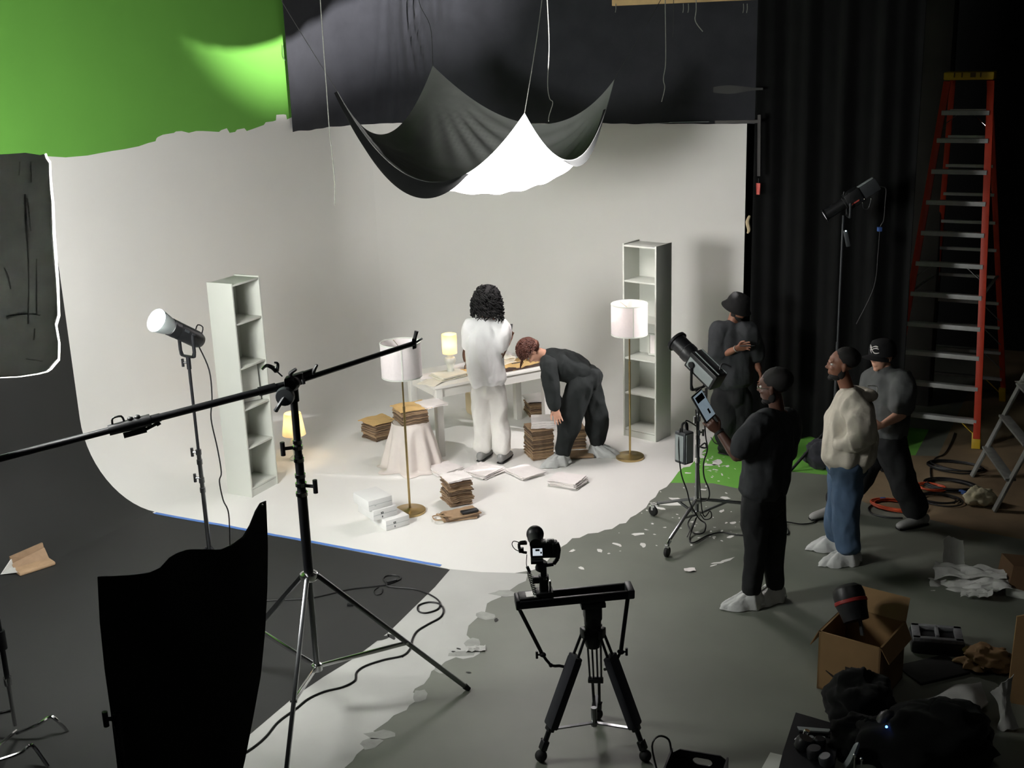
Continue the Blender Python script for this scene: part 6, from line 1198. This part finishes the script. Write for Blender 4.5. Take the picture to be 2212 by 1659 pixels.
b = MB(); b.obox(gx+Z*.012, rd*.05, rn*.045, Z*.014, .006); gz = GP(1166, 1222).z; b.cyl(gx+Z*.02, V((gx.x, gx.y, gx.z+.09)), .026, n=14); b.cyl(gx+Z*.085, V((gx.x, gx.y, gz)), .018, n=14); b.obox(GP(1158, 1252, .0), CR_*.02, CF_*.02, Z*.018, .006); b.obox(gx+Z*.1-CF_*.0, CR_*.028, CF_*.026, Z*.014, .005); b.build('post', BLKP, gm)
b = MB(); b.obox(gx+Z*.105-CF_*.028, CR_*.003, CF_*.001, Z*.004); b.obox(gx+Z*.105-CF_*.028+CR_*.014, CR_*.003, CF_*.001, Z*.004); b.obox(gx+Z*.05+CR_*.035, CR_*.006, CF_*.02, Z*.03, .003); b.build('silver_clips', CHROME, gm)
b = MB(); m0 = GP(1169, 1222); b.lathe([(0, -.03), (.026, -.03), (.03, -.02), (.03, .02), (.026, .03), (0, .03)], m0, 18, (Z*.9+CR_*.3).normalized()); arm = [m0, GP(1196, 1218), GP(1205, 1206), GP(1208, 1185), GP(1203, 1172)]
for p, q in zip(arm, arm[1:]): b.beam(p, q, .02, .022, up=CF_, bev=.004)
b.build('gimbal_arm', BLKP, gm)
cc = GP(1175, 1189); b = MB(); b.obox(cc-CR_*.0+CF_*.02, CR_*.076, CF_*.028, Z*.046, .008); b.obox(cc+CR_*.06+CF_*.02, CR_*.018, CF_*.034, Z*.044, .01); b.obox(GP(1160, 1211), CR_*.035, CF_*.03, Z*.01, .004); cbd = b.build('camera_body', BLKP, gm)
b = MB(); scn = GP(1161, 1191, .0)-CF_*.0095; b.obox(scn, CR_*.027, CF_*.001, Z*.022); b.build('screen', SCRN, cbd); b = MB(); b.obox(scn-CF_*.0015+Z*.012, CR_*.012, CF_*.0005, Z*.006); b.obox(scn-CF_*.0015+CR_*.02-Z*.004, CR_*.004, CF_*.0005, Z*.006); b.build('screen_image', GLASSK, cbd)
b = MB(); b.obox(cc+Z*.048-CR_*.016+CF_*.02, CR_*.028, CF_*.02, Z*.006, .002); b.lathe([(0, 0), (.012, 0), (.012, .012), (0, .014)], cc+Z*.046+CR_*.03+CF_*.02, 14); b.lathe([(0, 0), (.009, 0), (.009, .01), (0, .012)], cc+Z*.046+CR_*.05+CF_*.025, 14); b.build('top_dials', ALU, cbd)
lc = GP(1157, 1172)+CF_*.06; b = MB(); b.lathe([(.0, -.07), (.034, -.07), (.036, -.02), (.044, .0), (.048, .04), (.044, .045), (0, .045)], lc, 28, (CF_+Z*.1).normalized()); b.ell(lc+CF_*.03+Z*.012, (.05, .05, .05), nu=24, nv=14); b.build('lens', BLKP, cbd)
b = MB(); s0 = GP(1130, 1180, .0); b.obox(GP(1126, 1188), CR_*.014, CF_*.014, Z*.014, .004); b.obox(GP(1130, 1173), CR_*.022, CF_*.012, Z*.008, .004); b.tube([GP(1136, 1170), GP(1122, 1173), GP(1124, 1190), GP(1138, 1194)], .008, n=8); b.build('side_motor', BLKP, gm)
b = MB(); b.tube([GP(1122, 1172), GP(1110, 1169), GP(1106, 1176), GP(1112, 1186), GP(1122, 1191)], .0025, n=6); b.tube([GP(1138, 1198), GP(1137, 1215), GP(1138, 1225)], .0025, n=6); s0, s1 = GP(1142, 1234, .01), GP(1157, 1285, .02); e1, e2, _ = frame(s1-s0); b.cyl(GP(1139, 1224, .01), GP(1144, 1236, .01), .009, n=10)
b.tube([s0.lerp(s1, i/90)+e1*cos(i*.95)*.011+e2*sin(i*.95)*.011 for i in range(91)], .003, n=5, k=1); b.build('coil_cable', CABLE, gm)

# ------------------------------------------------------------------ left side bits
kb = fl(66, 1232); o = thing('carrier_bag', 'brown paper bag lying open on the charcoal floor at the far left', 'paper bag', kb); e_a, e_b = fl(45, 1246), fl(119, 1222); dx_ = (e_b-e_a).normalized(); dn_ = V((-dx_.y, dx_.x, 0))
b = MB(); b.obox((e_a+e_b)/2+dn_*.08+Z*.02, dx_*.15, dn_*.085, Z*.016, .012); b.build('bag_front', KRAFT[1], o)
b = MB(); b.prism([e_a+dn_*.17+Z*.035, e_b+dn_*.17+Z*.035, e_b+dn_*.19+Z*.145, e_a+dn_*.17+Z*.12], dn_*.02); b.prism([e_a+dn_*.12+Z*.03, e_b+dn_*.10+Z*.03, e_b+dn_*.17+Z*.11, e_a+dn_*.165+Z*.06], dn_*.004); b.build('bag_back', KRAFT[0], o, smooth=False)
b = MB(); b.prism([e_a+dn_*.03+Z*.03, e_a+dn_*.16+Z*.04, e_a+dn_*.17+Z*.1, e_a-dx_*.12+dn_*.1+Z*.03], dx_*.01); b.build('clear_window', POLY, o, smooth=False)
b = MB(); tl_ = [(330, 1107), (365, 1112), (400, 1117), (470, 1131), (560, 1148), (700, 1175), (800, 1194), (900, 1212), (952, 1222)]
tp0, tp1 = fl(335, 1109), fl(952, 1223); tn_ = V((-(tp1-tp0).y, (tp1-tp0).x, 0)).normalized()
b.sheet(lambda u, v: tp0.lerp(tp1, u)+tn_*((v-.5)*.034+.004*noise.noise(V((u*30, 0, 1)))+.006*noise.noise(V((u*6, 4, 1))))+Z*.005, 60, 1, .002); tag(b.build('floor_tape', TAPEB, at=tp0, smooth=False), 'long blue tape strip between the white paint and the charcoal floor', 'tape')
GC = lambda *pts: [fl(x, y, .008) for x, y in pts]
cable('power_cable', GC((560, 1298), (600, 1296), (660, 1293), (700, 1286), (760, 1272), (820, 1265), (835, 1262), (828, 1250), (838, 1243), (858, 1243), (866, 1250), (850, 1258), (835, 1264), (850, 1268), (900, 1273), (935, 1288), (950, 1302), (945, 1316), (920, 1324), (904, 1320), (904, 1308), (925, 1301), (948, 1304), (958, 1318), (950, 1334), (925, 1348), (900, 1364), (890, 1382), (886, 1400), (870, 1416), (830, 1425), (790, 1438), (770, 1452), (766, 1470), (740, 1484), (700, 1494), (665, 1510), (640, 1530), (600, 1560), (575, 1590), (550, 1612), (522, 1630), (490, 1645)), .0065, CABLE, 'long black cable snaking over the floor under the boom stand')
cable('power_cable', GC((818, 1268), (808, 1276), (812, 1284), (824, 1282), (826, 1272)), .004, CABLE, 'small cable loop beside the inline plug on the charcoal floor')
b = MB(); a = fl(846, 1256, .014); b.obox(a, (CR_*.8+CF_*.5)*.045, (CF_*.8-CR_*.5)*.014, Z*.012, .006); tag(b.build('inline_switch', BLKP, at=a), 'black inline plug of the long floor cable', 'plug')
b = MB(); a = fl(757, 1306, .012); b.obox(a, CR_*.025, CF_*.014, Z*.01, .004); tag(b.build('cable_clip', BLKP, at=a), 'tiny black clip lying on the charcoal floor', 'clip')
